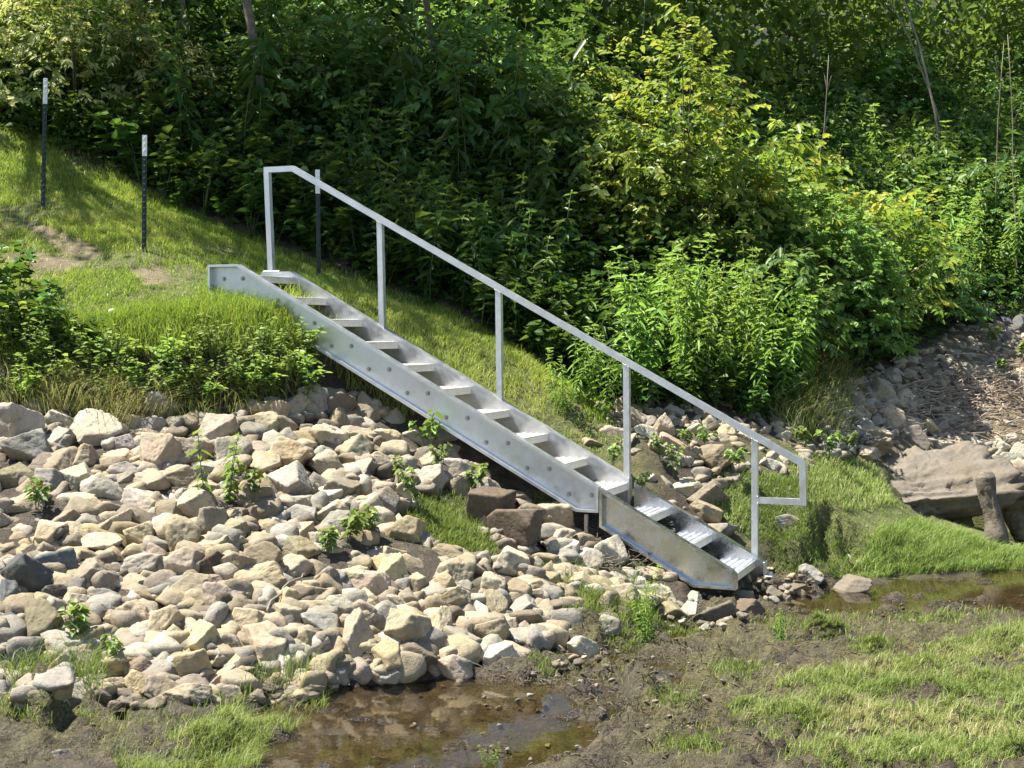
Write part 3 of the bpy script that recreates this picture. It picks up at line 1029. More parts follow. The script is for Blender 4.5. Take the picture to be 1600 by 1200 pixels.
zoomed(.5, 0, 850, [
    (165, 450, 110, 65, 'y'), (255, 447, 90, 60, 'w'), (250, 385, 110, 80, 'o'), (455, 435, 110, 65, 'y'), (600, 395, 100, 100, 'y'), (585, 475, 120, 60, 't'),
    (430, 388, 95, 60, 'n'), (530, 388, 75, 60, 'w'), (870, 392, 75, 85, 'w'), (725, 320, 80, 70, 'w'), (480, 335, 120, 70, 't'), (640, 315, 80, 90, 'y'), (745, 390, 110, 60, 't'),
    (685, 355, 70, 50, 'w'), (940, 315, 90, 80, 'y'), (940, 450, 130, 45, 'n'), (700, 465, 90, 50, 'n'), (505, 460, 110, 80, 'n'), (320, 440, 70, 40, 'w'), (815, 430, 80, 50, 'o'),
    (330, 390, 90, 60, 't'), (1040, 380, 60, 50, 'o'), (1210, 400, 75, 60, 'o'), (120, 560, 0, 0, 'x'), (195, 650, 55, 35, 'g')])
traced = [t for t in traced if t[4] != 'x']
nA = len(traced)
zoomed(.275, 860, 600, [
    (640, 245, 110, 105, 't'), (530, 275, 115, 75, 'w'), (345, 290, 145, 85, 'p'), (830, 262, 95, 65, 'w'), (910, 228, 85, 75, 't'), (1000, 258, 95, 85, 'y'), (850, 168, 95, 65, 't'),
    (780, 145, 45, 60, 'w'), (700, 155, 95, 65, 'g'), (470, 185, 105, 85, 't'), (550, 210, 85, 65, 'p'), (935, 425, 155, 105, 't'), (890, 635, 225, 95, 't'), (880, 725, 145, 85, 't'),
    (560, 545, 85, 65, 'w'), (430, 345, 125, 65, 'p'), (220, 335, 105, 65, 't'), (980, 822, 135, 80, 'w'), (1270, 462, 105, 55, 'w'), (1270, 408, 95, 55, 'p'), (1320, 292, 85, 55, 'w'),
    (1345, 435, 70, 50, 't'), (1200, 445, 60, 50, 'p'), (760, 215, 70, 60, 't'), (690, 210, 70, 60, 'w'), (940, 300, 110, 60, 'p'), (480, 400, 90, 60, 't'), (760, 580, 160, 60, 'w'), (1090, 300, 80, 60, 't'), (620, 150, 60, 40, 'g')])
nB = len(traced)
zoomed(.275, 860, 600, [(600, 1095, 255, 115, 'y'), (350, 1165, 130, 80, 't'), (190, 1130, 135, 105, 't'), (60, 865, 150, 105, 't'), (1320, 790, 100, 80, 'g'), (1390, 780, 60, 70, 't'), (1490, 680, 60, 80, 't')])
zoomed(.5, 800, 850, [
    (935, 90, 62, 36, 'g'), (1065, 125, 100, 30, 'k'), (1065, 55, 95, 30, 'g'), (728, 170, 70, 38, 'n'), (640, 225, 135, 70, 'k'), (745, 208, 75, 48, 'd'), (550, 215, 55, 50, 'w'),
    (480, 168, 90, 62, 'w'), (500, 218, 95, 60, 'o'), (345, 180, 90, 90, 't'), (885, 135, 80, 28, 'k'), (605, 260, 36, 26, 'w'), (712, 257, 40, 24, 'w'), (410, 110, 60, 50, 't'), (230, 130, 80, 60, 't'), (560, 180, 60, 30, 'g'),
    (75, 280, 105, 50, 'y'), (120, 300, 60, 30, 'n'), (290, 120, 110, 60, 't'), (80, 170, 90, 60, 't'), (830, 150, 50, 25, 'g'), (40, 300, 0, 0, 'x')])
traced = [t for t in traced if t[4] != 'x']
nD = len(traced)
zoomed(.375, 1150, 450, [
    (610, 430, 85, 85, 'w'), (695, 465, 75, 55, 'w'), (615, 492, 85, 42, 'g'), (650, 540, 90, 80, 't'), (550, 500, 60, 50, 't'), (435, 520, 60, 45, 'w'), (430, 570, 60, 40, 't'), (715, 560, 95, 50, 'w'),
    (750, 630, 95, 75, 'p'), (800, 580, 70, 60, 't'), (860, 590, 70, 60, 'w'), (890, 555, 50, 50, 't'), (930, 650, 80, 50, 't'), (1025, 663, 80, 45, 'w'), (1100, 665, 80, 55, 'w'),
    (1180, 700, 90, 80, 'w'), (1120, 770, 60, 50, 't'), (1140, 720, 80, 60, 'w'), (560, 590, 90, 50, 't'), (580, 650, 110, 60, 't'), (560, 690, 80, 40, 'p'), (680, 430, 60, 40, 't'), (480, 470, 60, 40, 'n'), (860, 650, 60, 40, 'w'),
    (1130, 130, 70, 30, 'b'), (1130, 150, 60, 40, 'b'), (1185, 165, 80, 60, 'b'), (1050, 130, 60, 35, 'g'), (1080, 345, 110, 45, 'w'), (1130, 375, 90, 35, 'w'), (1010, 350, 60, 35, 'g'), (960, 330, 60, 30, 'g'), (1190, 350, 50, 40, 't')])
nC = len(traced)

POLY_A = [(-60, 620), (200, 640), (330, 655), (450, 620), (520, 615), (640, 655), (760, 745), (850, 805), (930, 850), (1000, 890), (1050, 905), (1010, 960),
          (960, 980), (860, 1010), (790, 1035), (650, 1055), (480, 1080), (270, 1095), (-60, 1095)]
placed = []      # px, py, w, h, colour, zone


def clash(x, y, w, h, k):
    for q in placed:
        if ((x - q[0]) / (w + q[2]) * 2) ** 2 + ((y - q[1]) / (h + q[3]) * 2) ** 2 < k:
            return True
    return False


for i, t in enumerate(traced):
    zone = 'A' if i < nA else 'B' if i < nB else 'D' if i < nD else 'C'
    if zone == 'A' and clash(t[0], t[1], t[2], t[3], .2):
        continue
    placed.append((*t, zone))
GRASSY = [(625, 765), (740, 770), (790, 860), (700, 870), (640, 820)]
rr_ = random.Random(5)
pal = 'ttttyywwwpggo'
fills = []
tries = 0
while len(fills) < 85 and tries < 9000:
    tries += 1
    x, y = rr_.uniform(-40, 1000), rr_.uniform(625, 1090)
    if not in_poly(np.array([x]), np.array([y]), POLY_A)[0] or in_poly(np.array([x]), np.array([y]), GRASSY)[0]:
        continue
    s = rr_.uniform(.65, 1.15) * (1 if tries < 4000 else .7)
    w, h = 46 * s * rr_.uniform(.85, 1.25), 36 * s * rr_.uniform(.85, 1.2)
    if clash(x, y, w, h, .42):
        continue
    placed.append((x, y, w, h, rr_.choice(pal), 'A'))
    fills.append(1)

LAND = {'A': 'the rock slope left of the stairs', 'B': 'the rocks behind the stairs', 'C': 'the rubble at far right', 'D': 'the mud round the stair foot'}
ROCKS = []


def place_rock(px, py, w, h, ck, zone):
    P = at([px], [py], [0.0])[0]
    s = P[1] / F
    a, c_ = w * s / 2, h * s / 2
    lift = .7 * c_ if zone != 'D' else .12 * c_
    P = at([px], [py], [lift])[0]
    o = bpy.data.objects.new('rock', rr_.choice(PROT))
    g_ = 1.27 if w < 48 else 1.17 if w < 62 else 1.03
    a, c_ = a * g_, c_ * g_ * 1.12
    b = (a + c_) / 2 * rr_.uniform(.85, 1.15)
    o.scale = (a * 1.1, b * 1.05, c_ * 1.12)
    o.rotation_euler = (rr_.uniform(-.5, .5), rr_.uniform(-.4, .4), rr_.choice((0, PI)) + rr_.uniform(-.3, .3))
    o.location = (P[0], P[1] + b * .35, P[2] - .02)
    k = rr_.choice((rr_.uniform(.62, .85), rr_.uniform(.85, 1.05), rr_.uniform(.95, 1.15)))
    cc = STONE[ck]
    o.color = (min(1, cc[0] * k * rr_.uniform(.96, 1.04)), min(1, cc[1] * k), min(1, cc[2] * k * rr_.uniform(.92, 1.08)), 1)
    COL.objects.link(o)
    size = 'large' if w * h > 3400 else 'mid-sized' if w * h > 1500 else 'small'
    shape = 'flat' if w > 1.9 * h else 'upright' if h > 1.15 * w else 'blocky'
    place = {'A': ['high on the rock slope', 'halfway down the rock slope', 'low on the rock slope'][0 if py < 760 else 1 if py < 930 else 2],
             'B': 'in the rock heap behind the lower handrail', 'C': 'in the rubble below the right-hand bushes', 'D': 'lying in mud and grass near the stair foot'}[zone]
    if zone == 'A':
        place += ' at far left' if px < 160 else ' left of the tall weed' if px < 330 else ' below the upper stairs' if px < 620 else ' below the lower stairs'
    lab = f'{size} {WORD[ck]} {shape} rock {place}'
    lab = ' '.join(lab.split()[:16])
    tag(o, lab, 'rock', 'rocks: ' + lab)
    ROCKS.append(o)
    return o


SPECIAL = []
for q in placed:
    if in_poly(np.array([q[0]]), np.array([q[1]]), [(640, 800), (700, 770), (728, 770), (745, 830), (770, 865), (700, 865), (650, 840)])[0] or (732 < q[0] < 850 and 768 < q[1] < 850):
        continue
    place_rock(*q)


def single_rock(name, px, py, w, h, ck, proto, label, depth_k=.9, rot=(0, 0, 0), lift=.35):
    s = at([px], [py])[0][1] / F
    a, c_ = w * s / 2, h * s / 2
    P = at([px], [py], [lift * c_])[0]
    o = bpy.data.objects.new(name, proto)
    o.scale = (a, (a + c_) / 2 * depth_k, c_)
    o.rotation_euler = rot
    o.location = (P[0], P[1] + (a + c_) / 2 * depth_k * .4, P[2])
    o.color = (*STONE[ck], 1)
    COL.objects.link(o)
    tag(o, label, 'rock')
    return o


# the two dark blocks below the stairs
def block_mesh(seed):
    V_, F_ = ICO4
    n = np.array([[1, 0, 0], [-1, 0, 0], [0, 1, 0], [0, -1, 0], [0, 0, 1], [0, 0, -1], [.6, -.5, .6], [-.7, .1, .7]], float)
    r = np.random.default_rng(seed)
    n += r.normal(0, .08, n.shape)
    n /= np.linalg.norm(n, axis=1)[:, None]
    h = np.array([.85, .9, .9, .85, .8, .8, 1.12, 1.1])
    c_ = V_ @ n.T
    rad = np.where(c_ > .05, h[None] / np.maximum(c_, .05), 9)
    rad = -np.log(np.exp(-22 * np.minimum(rad, 3)).sum(1)) / 22
    P = V_ * rad[:, None]
    d = fbm(P[:, 0] * 4 + P[:, 2] * 3, P[:, 1] * 4 - P[:, 2] * 2.5, 5, seed, .6)
    P *= (1 + .035 * d)[:, None]
    lo, hi = P.min(0), P.max(0)
    me_ = np_mesh('block', (P - (lo + hi) / 2) / ((hi - lo) / 2), None, F_, None, True)
    me_.materials.append(M['rock'])
    return me_


single_rock('rock', 765, 796, 66, 62, 'd', block_mesh(3), 'dark brown square block leaning on its neighbour, under the middle of the stairs', .8, (.1, .18, -.3), .75)
single_rock('rock', 806, 824, 78, 62, 'd', block_mesh(9), 'dark brown blunt block, front one of two, beside green grass under the stairs', .8, (.12, -.06, -.45), .75)
# flat broken slabs behind the lower handrail
for px, py, w, h, tlt, lab in [(1045, 706, 74, 17, .42, 'long brown flat slab tilted among rocks behind the handrail, lower of two'),
                               (1062, 698, 76, 15, .5, 'long brown flat slab tilted among rocks behind the handrail, upper of two')]:
    single_rock('rock', px, py, w, h, 'p', block_mesh(px), lab, 1.0, (.2, tlt, .1), .9).color = (.36, .28, .2, 1)


# big boulders on the right
def boulder_mesh(seed, strat):
    V_, F_ = ico(6)
    r = np.random.default_rng(seed)
    P = V_.copy()
    n = r.normal(size=(13, 3))
    n /= np.linalg.norm(n, axis=1)[:, None]
    h = r.uniform(.62, .95, 13)
    c_ = P @ n.T
    rad = np.where(c_ > .05, h[None] / np.maximum(c_, .05), 9)
    rad = -np.log(np.exp(-18 * np.minimum(rad, 3)).sum(1)) / 18
    P = P * rad[:, None]
    layer = P[:, 2] * 5 - P[:, 0] * 1.6
    d = fbm(layer * 1.3, P[:, 0] * .8 + P[:, 1] * .9, 4, seed, .5) * strat
    d2 = fbm(P[:, 0] * 2.2 + P[:, 2] * 1.4, P[:, 1] * 2.2 + P[:, 2] * 2, 5, seed + 4, .6) * .07
    d2 = d2 - .05 * np.abs(fbm(layer * 2.6, P[:, 0] * 1.6 - P[:, 1], 4, seed + 8, .6))
    P = P * (1 + d + d2)[:, None]
    lo, hi = P.min(0), P.max(0)
    P = (P - (lo + hi) / 2) / ((hi - lo) / 2)
    # undercut towards the lower right front
    k = np.clip((-P[:, 2] - .05), 0, 1) * np.clip((P[:, 0] + .45), 0, 1.2) * 1.0
    P[:, 1] += k * 1.15
    me_ = np_mesh('boulder', P, None, F_, None, True)
    me_.materials.append(M['rock'])
    return me_


def boulder(px, py, Yd, w, h, dep, seed, lab, rot, strat, col):
    P = at_depth(px, py, Yd)
    o = bpy.data.objects.new('boulder', boulder_mesh(seed, strat))
    s = Yd / F
    o.scale = (w * s / 2, dep, h * s / 2)
    o.rotation_euler = rot
    o.location = P
    o.color = (*col, 1)
    COL.objects.link(o)
    tag(o, lab, 'boulder')


boulder(1458, 772, 13.1, 246, 176, .6, 5, 'large layered grey-brown boulder with undercut shady base beside the upright log', (0, .1, .12), .085, (.16, .138, .108))
boulder(1625, 785, 13.3, 150, 165, .45, 12, 'pale tan boulder at right picture edge, right of the upright log', (0, -.1, -.3), .07, (.29, .245, .18))

# merged small stones that fill the gaps (too many to count)
sv, sf, sc, sn = [], [], [], 0


def rubble(n, poly, size, pals, seed, sink=.2, dens=None):
    global sn
    r = np.random.default_rng(seed)
    poly_a = np.array(poly, float)
    lo, hi = poly_a.min(0), poly_a.max(0)
    pts = r.uniform(lo, hi, (n * 3, 2))
    pts = pts[in_poly(pts[:, 0], pts[:, 1], poly)][:n]
    if seed == 1:
        g_ = in_poly(pts[:, 0], pts[:, 1], [(640, 800), (700, 770), (735, 770), (750, 840), (770, 865), (700, 865), (650, 840)])
        pts = pts[~g_]
    P = at(pts[:, 0], pts[:, 1])
    for i in range(len(P)):
        v = rock_cache[r.integers(len(rock_cache))]
        s = size * min(1.6, r.lognormal(0, .38))
        R = Matrix.Rotation(r.uniform(0, 6.28), 3, 'Z') @ Matrix.Rotation(r.uniform(-.5, .5), 3, 'X')
        sc3 = np.array([s, s * r.uniform(.7, 1), s * r.uniform(.5, .85)])
        q = (v * sc3) @ np.array(R).T + P[i] + np.array([r.normal(0, .01), .02 + r.uniform(0, .05), s * sink - .02 * (seed == 1)])
        sv.append(q)
        sf.append(ICO2[1] + sn)
        cc = np.array(STONE[pals[r.integers(len(pals))]]) * r.uniform(.6, 1.0)  # random tone, darkened overall so the gaps between rocks look shaded
        sc.append(np.tile(cc, (len(q), 1)))
        sn += len(q)


rock_cache = [rock_verts(ICO2[0], 400 + k, 10, 90, .04) for k in range(14)]
rubble(1900, POLY_A, .082, 'ttttwwpggkny', 1, .35)
rubble(330, [(925, 640), (1010, 620), (1200, 640), (1330, 700), (1250, 740), (1130, 760), (1090, 830), (1000, 760), (960, 700)], .055, 'tttwpg', 2)
rubble(900, [(1270, 640), (1350, 580), (1470, 540), (1500, 500), (1620, 480), (1620, 760), (1540, 720), (1420, 690), (1300, 720)], .056, 'twwwgwg', 3, .4)
rubble(120, [(1500, 478), (1620, 470), (1620, 545), (1530, 545)], .06, 'bbgg', 4)
rubble(90, [(1000, 940), (1120, 925), (1200, 890), (1290, 890), (1260, 930), (1150, 985), (1050, 985)], .03, 'kgnwt', 5)
rubble(70, [(620, 1050), (900, 990), (1000, 1000), (860, 1060), (660, 1080)], .025, 'knt', 6)
rubble(120, [(-40, 1075), (500, 1075), (480, 1105), (-40, 1110)], .04, 'ktno', 7)
rubble(260, [(560, 1010), (1000, 960), (1300, 930), (1620, 930), (1620, 1200), (700, 1200), (560, 1080)], .014, 'kngdk', 8)
me = np_mesh('small_stones', np.concatenate(sv), None, np.concatenate(sf), None, True, {'stone': np.concatenate(sc)})
tag(link('small_stones', me, M['rubble']), 'small broken stones and rubble filling the gaps between the rocks', 'stones', kind='stuff')


# ------------------------------------------------------------------ plants
def unit(v):
    return v / (np.linalg.norm(v, axis=-1, keepdims=True) + 1e-9)


def make_tall_weed(h, seed, nodes=14, leaf=.13, wide=.2, stems=1, tip_tint=.95, lush=.5):
    """upright stem with whorls of long drooping leaves and a pale top rosette"""
    r = np.random.default_rng(seed)
    gs, gl = Geo(), Geo()
    for s_ in range(stems):
        a = r.uniform(0, 6.28)
        rad = 0 if stems == 1 else r.uniform(.04, .22)
        base = np.array([math.cos(a) * rad, math.sin(a) * rad, -.08])
        hh = h * r.uniform(.72, 1.05) if stems > 1 else h
        lean = np.array([r.normal(0, .10), r.normal(0, .10), 1.0])
        t = np.linspace(0, 1, 7)
        curve = base + np.outer(t, lean * hh) + np.outer(t ** 2, np.array([r.normal(0, .1), r.normal(0, .1), 0]) * hh)
        gs.tube(curve, np.linspace(.006, .0022, 7), 5)
        P, D, L, Tn = [], [], [], []
        ph = r.uniform(0, 6.28)
        for k in range(nodes):
            f = .12 + .88 * k / (nodes - 1)
            p = np.array([np.interp(f, t, curve[:, j]) for j in range(3)])
            m = 2 if f < .8 else 3
            if k == nodes - 1:
                m = 6
            for q in range(m):
                th = ph + q * 2 * PI / m + r.normal(0, .25)
                el = r.normal(-.1, .28) if f < .85 else r.normal(.6, .3)
                P.append(p)
                D.append((math.cos(th) * math.cos(el), math.sin(th) * math.cos(el), math.sin(el)))
                sz = leaf * (1.0 if .25 < f < .85 else .75 if f <= .25 else .62) * r.uniform(.75, 1.2)
                L.append(sz)
                Tn.append(np.clip(lush * f + r.normal(.15, .16) + (tip_tint - lush) * max(0, f - .8) * 4, 0, 1))
            ph += 1.57 + r.normal(0, .2)
        L = np.array(L)
        gl.leaves(P, D, L, L * wide * .72, .42, .25, np.array(Tn), roll=.3)
    return gl.mesh('leaves'), gs.mesh('stem', True)


def make_shrub(rx, ry, h, seed, twigs=170, per=9, leaf=.06, wide=.3, inner=.5, lift=.15, pale=.5, flat_top=1.0):
    """dome of leafy twigs on branches that fan from the root; lobed, with gaps"""
    r = np.random.default_rng(seed)
    gs, gl = Geo(), Geo()
    th = r.uniform(0, 2 * PI, twigs)
    cz = r.uniform(-.1, 1, twigs)
    sz = np.sqrt(np.clip(1 - cz ** 2, 0, 1))
    d = np.stack([np.cos(th) * sz, np.sin(th) * sz, cz], 1)
    lobes = unit(r.normal(size=(11, 3)) + np.array([0, 0, .4]))
    amp = r.uniform(-.30, .34, 11)
    k = 1 + (np.exp(-((1 - d @ lobes.T) / .1)) * amp).sum(1)
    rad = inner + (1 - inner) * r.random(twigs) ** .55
    C = d * rad[:, None] * k[:, None] * np.array([rx, ry, h * (1 - lift)]) + np.array([0, 0, h * lift])
    C[:, 2] = np.maximum(C[:, 2], .03)
    for i in range(0, twigs, max(1, twigs // 16)):
        e = C[i]
        m = e * np.array([.35, .35, .6]) + r.normal(0, .03, 3)
        tt = np.linspace(0, 1, 6)[:, None]
        cur = (1 - tt) ** 2 * np.array([[0, 0, -.1]]) + 2 * tt * (1 - tt) * m + tt ** 2 * e
        gs.tube(cur, np.linspace(.008, .002, 6) * (1 + h * .3), 5)
    P, D, L, Tn, UPS = [], [], [], [], []
    for i in range(twigs):
        out = unit(d[i] * np.array([1, 1, .45]) + r.normal(0, .55, 3) + np.array([0, 0, .1]))
        ln = r.uniform(.12, .26) * (.6 + .4 * leaf / .06)
        side = unit(np.cross(out, np.array([0, 0, 1.])) + 1e-6)
        tw = r.normal(.45, .22)
        for q in range(per):
            f = q / per
            p = C[i] + out * ln * (f - .4) + np.array([0, 0, -.06 * f * f])
            s = 1 if q % 2 else -1
            P.append(p)
            D.append(out * .6 + side * s * .7 + np.array([0, 0, -.3]) + r.normal(0, .25, 3))
            UPS.append(d[i] * .8 + np.array([0, 0, .7]))
            L.append(leaf * r.uniform(.65, 1.2) * (1 - .3 * f))
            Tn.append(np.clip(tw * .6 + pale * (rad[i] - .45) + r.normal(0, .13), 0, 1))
        gs.tube([C[i] - out * ln * .45, C[i] + out * ln * .55], [.003, .0012], 4, cap=False)
    L = np.array(L)
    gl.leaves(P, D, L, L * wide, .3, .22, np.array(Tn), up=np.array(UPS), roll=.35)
    return gl.mesh('leaves'), gs.mesh('branches', True)


def make_herb(h, spread, seed, n=40, leaf=.075, wide=.42, droop=.45, pale=.5):
    """low herb or seedling: several short stems carrying broad drooping leaves"""
    r = np.random.default_rng(seed)
    gs, gl = Geo(), Geo()
    stems = max(2, n // 9)
    P, D, L, Tn = [], [], [], []
    for s_ in range(stems):
        a = r.uniform(0, 6.28)
        e = np.array([math.cos(a) * spread * r.uniform(.1, 1), math.sin(a) * spread * r.uniform(.1, 1), h * r.uniform(.55, 1)])
        tt = np.linspace(0, 1, 5)[:, None]
        cur = np.array([[0, 0, -.05]]) * (1 - tt) + e * tt + np.array([[0, 0, h * .15]]) * tt * (1 - tt) * 4
        gs.tube(cur, np.linspace(.004, .0018, 5), 4)
        for q in range(n // stems):
            f = .3 + .7 * (q + .5) / (n // stems)
            p = np.array([np.interp(f, tt[:, 0], cur[:, j]) for j in range(3)])
            th = r.uniform(0, 6.28)
            P.append(p)
            D.append((math.cos(th), math.sin(th), r.normal(.25, .25)))
            L.append(leaf * r.uniform(.6, 1.2))
            Tn.append(np.clip(.25 + pale * f + r.normal(0, .15), 0, 1))
    L = np.array(L)
    gl.leaves(P, D, L, L * wide, droop, .22, np.array(Tn), roll=.3)
    return gl.mesh('leaves'), gs.mesh('stem', True)


def plant(name, meshes, mats, partnames=('leaves', 'stem')):
    r = empty(name)
    for me_, mt, pn in zip(meshes, mats, partnames):
        if not me_.materials:
            me_.materials.append(mt)
        link(pn, me_, mt, r)
    return r


USED = set()
PLANTS = []


def put(proto, x, y, label, cat, group, s=1.0, rz=None, z=None, sz=None, tilt=.06):
    o = proto if proto.name not in USED else copy_tree(proto)
    USED.add(proto.name)
    USED.add(o.name)
    z = H1(x, y) if z is None else z
    o.location = (x, y, z - .02)
    o.rotation_euler = (rr_.uniform(-tilt, tilt), rr_.uniform(-tilt, tilt), rr_.uniform(0, 6.28) if rz is None else rz)
    o.scale = (s, s, s if sz is None else sz)
    tag(o, label, cat, group)
    PLANTS.append(o)
    return o


STB = ('leaves', 'branches')
weeds = [plant('tall_weed', make_tall_weed(1.5 + .15 * k, 20 + k, 14, .22, .24, 3), (M['weed'], M['stem'])) for k in range(5)]
weeds_b = [plant('tall_weed', make_tall_weed(1.15 + .12 * k, 40 + k, 20, .13, .16, 5, 1.0, .75), (M['weed_sunlit'], M['stem'])) for k in range(4)]
weeds_m = [plant('tall_weed', make_tall_weed(1.3 + .15 * k, 60 + k, 15, .18, .2, 4, .9, .55), (M['weed'], M['stem'])) for k in range(3)]
herbs = [plant('leafy_herb', make_herb(.45 + .08 * k, .32, 70 + k, 60, .13, .38, .35, .55), (M['weed'], M['stem'])) for k in range(4)]
herbs_b = [plant('leafy_herb', make_herb(.28 + .07 * k, .24, 80 + k, 54, .07, (.30, .2)[k % 2], .3, .8), (M[('shrub', 'seedling')[k % 2]], M['stem'])) for k in range(4)]
seedl = [plant('seedling', make_herb(.24 + .05 * k, .17, 90 + k, 44, .075, .38, .6, .7), (M['seedling'], M['stem'])) for k in range(4)]
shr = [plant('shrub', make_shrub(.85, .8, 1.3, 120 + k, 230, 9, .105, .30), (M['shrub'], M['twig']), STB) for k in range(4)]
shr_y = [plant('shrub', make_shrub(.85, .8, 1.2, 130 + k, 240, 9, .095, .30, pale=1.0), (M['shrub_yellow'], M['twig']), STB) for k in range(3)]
shr_d = [plant('shrub', make_shrub(.8, .8, 1.2, 140 + k, 230, 10, .085, .22, pale=1.1), (M['shrub_pale_lit'], M['twig']), STB) for k in range(2)]


def veg_y(x):
    return float(np.interp(x, VEG[0], VEG[1]))


def scatter(n, px0, px1, d0, d1, protos, label, cat, group, smin, smax, mind=.33, seed=0, tilt=.06):
    """plants behind the edge of the thicket: px range on the photo, distance behind the edge in metres"""
    r = random.Random(seed)
    pts, k = [], 0
    while len(pts) < n and k < n * 60:
        k += 1
        d = r.uniform(d0, d1)
        px = r.uniform(px0, px1)
        y = 14.0
        for _ in range(4):
            x = (px - CX) / F * y
            y = veg_y(x) + d
        if any((x - a) ** 2 + (y - b) ** 2 < mind * mind for a, b in pts):
            continue
        pts.append((x, y))
        put(r.choice(protos), x, y, label, cat, group, r.uniform(smin, smax), tilt=tilt)


# shaded tall weeds on the hillside behind the upper stairs
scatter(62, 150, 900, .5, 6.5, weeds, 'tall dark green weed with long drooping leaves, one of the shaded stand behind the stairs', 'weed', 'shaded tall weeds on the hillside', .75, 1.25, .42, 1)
scatter(58, 200, 900, -.05, 1.0, herbs, 'low broad-leaved herb at the shaded edge of the thicket behind the stairs', 'herb', 'low herbs along the thicket edge', .8, 1.5, .2, 2)
scatter(20, 560, 960, .0, .9, weeds_m, 'mid green weed with narrow leaves at the thicket edge beside the handrail', 'weed', 'weeds at the thicket edge beside the handrail', .55, .9, .3, 3)
scatter(18, 200, 950, 2.0, 7.5, shr, 'dark leafy shrub deep in the shaded thicket behind the stairs', 'shrub', 'shaded shrubs in the thicket', .8, 1.5, .8, 4)
# sunlit weeds right of the handrail
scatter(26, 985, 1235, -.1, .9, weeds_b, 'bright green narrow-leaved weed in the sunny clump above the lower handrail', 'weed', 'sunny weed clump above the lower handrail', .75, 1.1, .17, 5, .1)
scatter(14, 960, 1230, -.25, .15, herbs, 'broad-leaved herb at the foot of the sunny weed clump', 'herb', 'herbs under the sunny weed clump', .55, .9, .16, 6)
# right-hand hillside
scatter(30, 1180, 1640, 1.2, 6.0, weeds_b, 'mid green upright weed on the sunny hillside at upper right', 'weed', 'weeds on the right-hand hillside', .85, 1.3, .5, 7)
scatter(40, 1180, 1640, 2.0, 5.5, shr, 'leafy green bush in the continuous thicket on the right-hand hillside', 'shrub', 'bushes of the right-hand thicket', .7, 1.1, .5, 22)
scatter(30, 1130, 1640, 1.6, 6.5, weeds_m, 'dark narrow-leaved weed between the bushes at upper right', 'weed', 'dark weeds between the right-hand bushes', .85, 1.4, .5, 8)
scatter(34, 1385, 1650, .7, 2.4, weeds_b, 'green weed in the dense stand above the rubble at right', 'weed', 'weed stand above the right-hand rubble', .7, 1.05, .25, 21)
scatter(14, 1400, 1640, 1.3, 3.0, shr, 'green leafy shrub above the rubble at right', 'shrub', 'green shrubs above the rubble', .5, .9, .5, 9)
scatter(9, 900, 1640, 4.5, 8.0, shr, 'leafy shrub high on the hillside at top right', 'shrub', 'shrubs high on the right-hand hillside', 1.0, 1.6, .9, 10)
scatter(7, 880, 1130, 4.8, 7.0, shr_y, 'yellow-green shrub at the top middle of the hillside', 'shrub', 'yellow-green shrubs at top middle', .8, 1.3, .7, 11)
scatter(18, -40, 330, .2, 1.1, herbs, 'low leafy herb under the sunlit bush at top left', 'herb', 'herbs under the top left bush', .8, 1.3, .25, 12)


def at_base(px, py, Yd):
    P = at_depth(px, py, Yd)
    return P[0], P[1]


# single bushes one can point to
big_a = plant('shrub', make_shrub(1.15, .9, 2.5, 201, 520, 10, .10, .31, .45, .2, 1.1), (M['shrub_yellow'], M['twig']), STB)
x, y = at_base(1075, 400, 15.2)
put(big_a, x, y, 'big yellow-green sunlit bush in the middle of the hillside, right of the handrail top', 'shrub', None, 1.0, 0.3)
x, y = at_base(985, 380, 15.6)
put(shr_y[0], x, y, 'bright lime shrub leaning out left of the big yellow-green bush', 'shrub', None, 1.15)
x, y = at_base(1185, 330, 16.2)
put(shr_y[1], x, y, 'sunlit shrub with pointed top right of the big yellow-green bush', 'shrub', None, 1.5)
x, y = at_base(1335, 420, 16.6)
put(shr_y[2], x, y, 'yellow-tipped shrub above the round bush mound', 'shrub', None, 1.3)
mound = plant('shrub', make_shrub(1.1, .85, 1.85, 202, 720, 10, .08, .33, .55, .04, .95), (M['shrub'], M['twig']), STB)
x, y = at_base(1302, 592, 15.6)
put(mound, x, y, 'wide rounded green bush mound hanging over the rubble, left of the grey stones', 'shrub', None, 1.0, 1.2)
x, y = at_base(1205, 560, 14.4)
put(shr[0], x, y, 'loose green bush between the sunny weed clump and the round mound', 'shrub', None, .95)
x, y = at_base(1455, 540, 17.0)
put(shr[1], x, y, 'leafy bush at the right end of the round mound', 'shrub', None, .9)
big_tl = plant('shrub', make_shrub(1.25, .9, 1.9, 203, 500, 10, .10, .22, .5, .12, 1.15), (M['shrub_pale_lit'], M['twig']), STB)
x, y = at_base(120, 235, 16.0)
put(big_tl, x, y, 'sunlit pale-leaved bush at top left behind the highest fence post', 'shrub', None, 1.0, .8)
x, y = at_base(255, 200, 16.4)
put(shr_d[0], x, y, 'half-shaded pale bush right of the top left bush', 'shrub', None, 1.0)
x, y = at_base(-30, 190, 16.6)
put(shr_d[1], x, y, 'pale bush at the left picture edge behind the grass', 'shrub', None, 1.2)

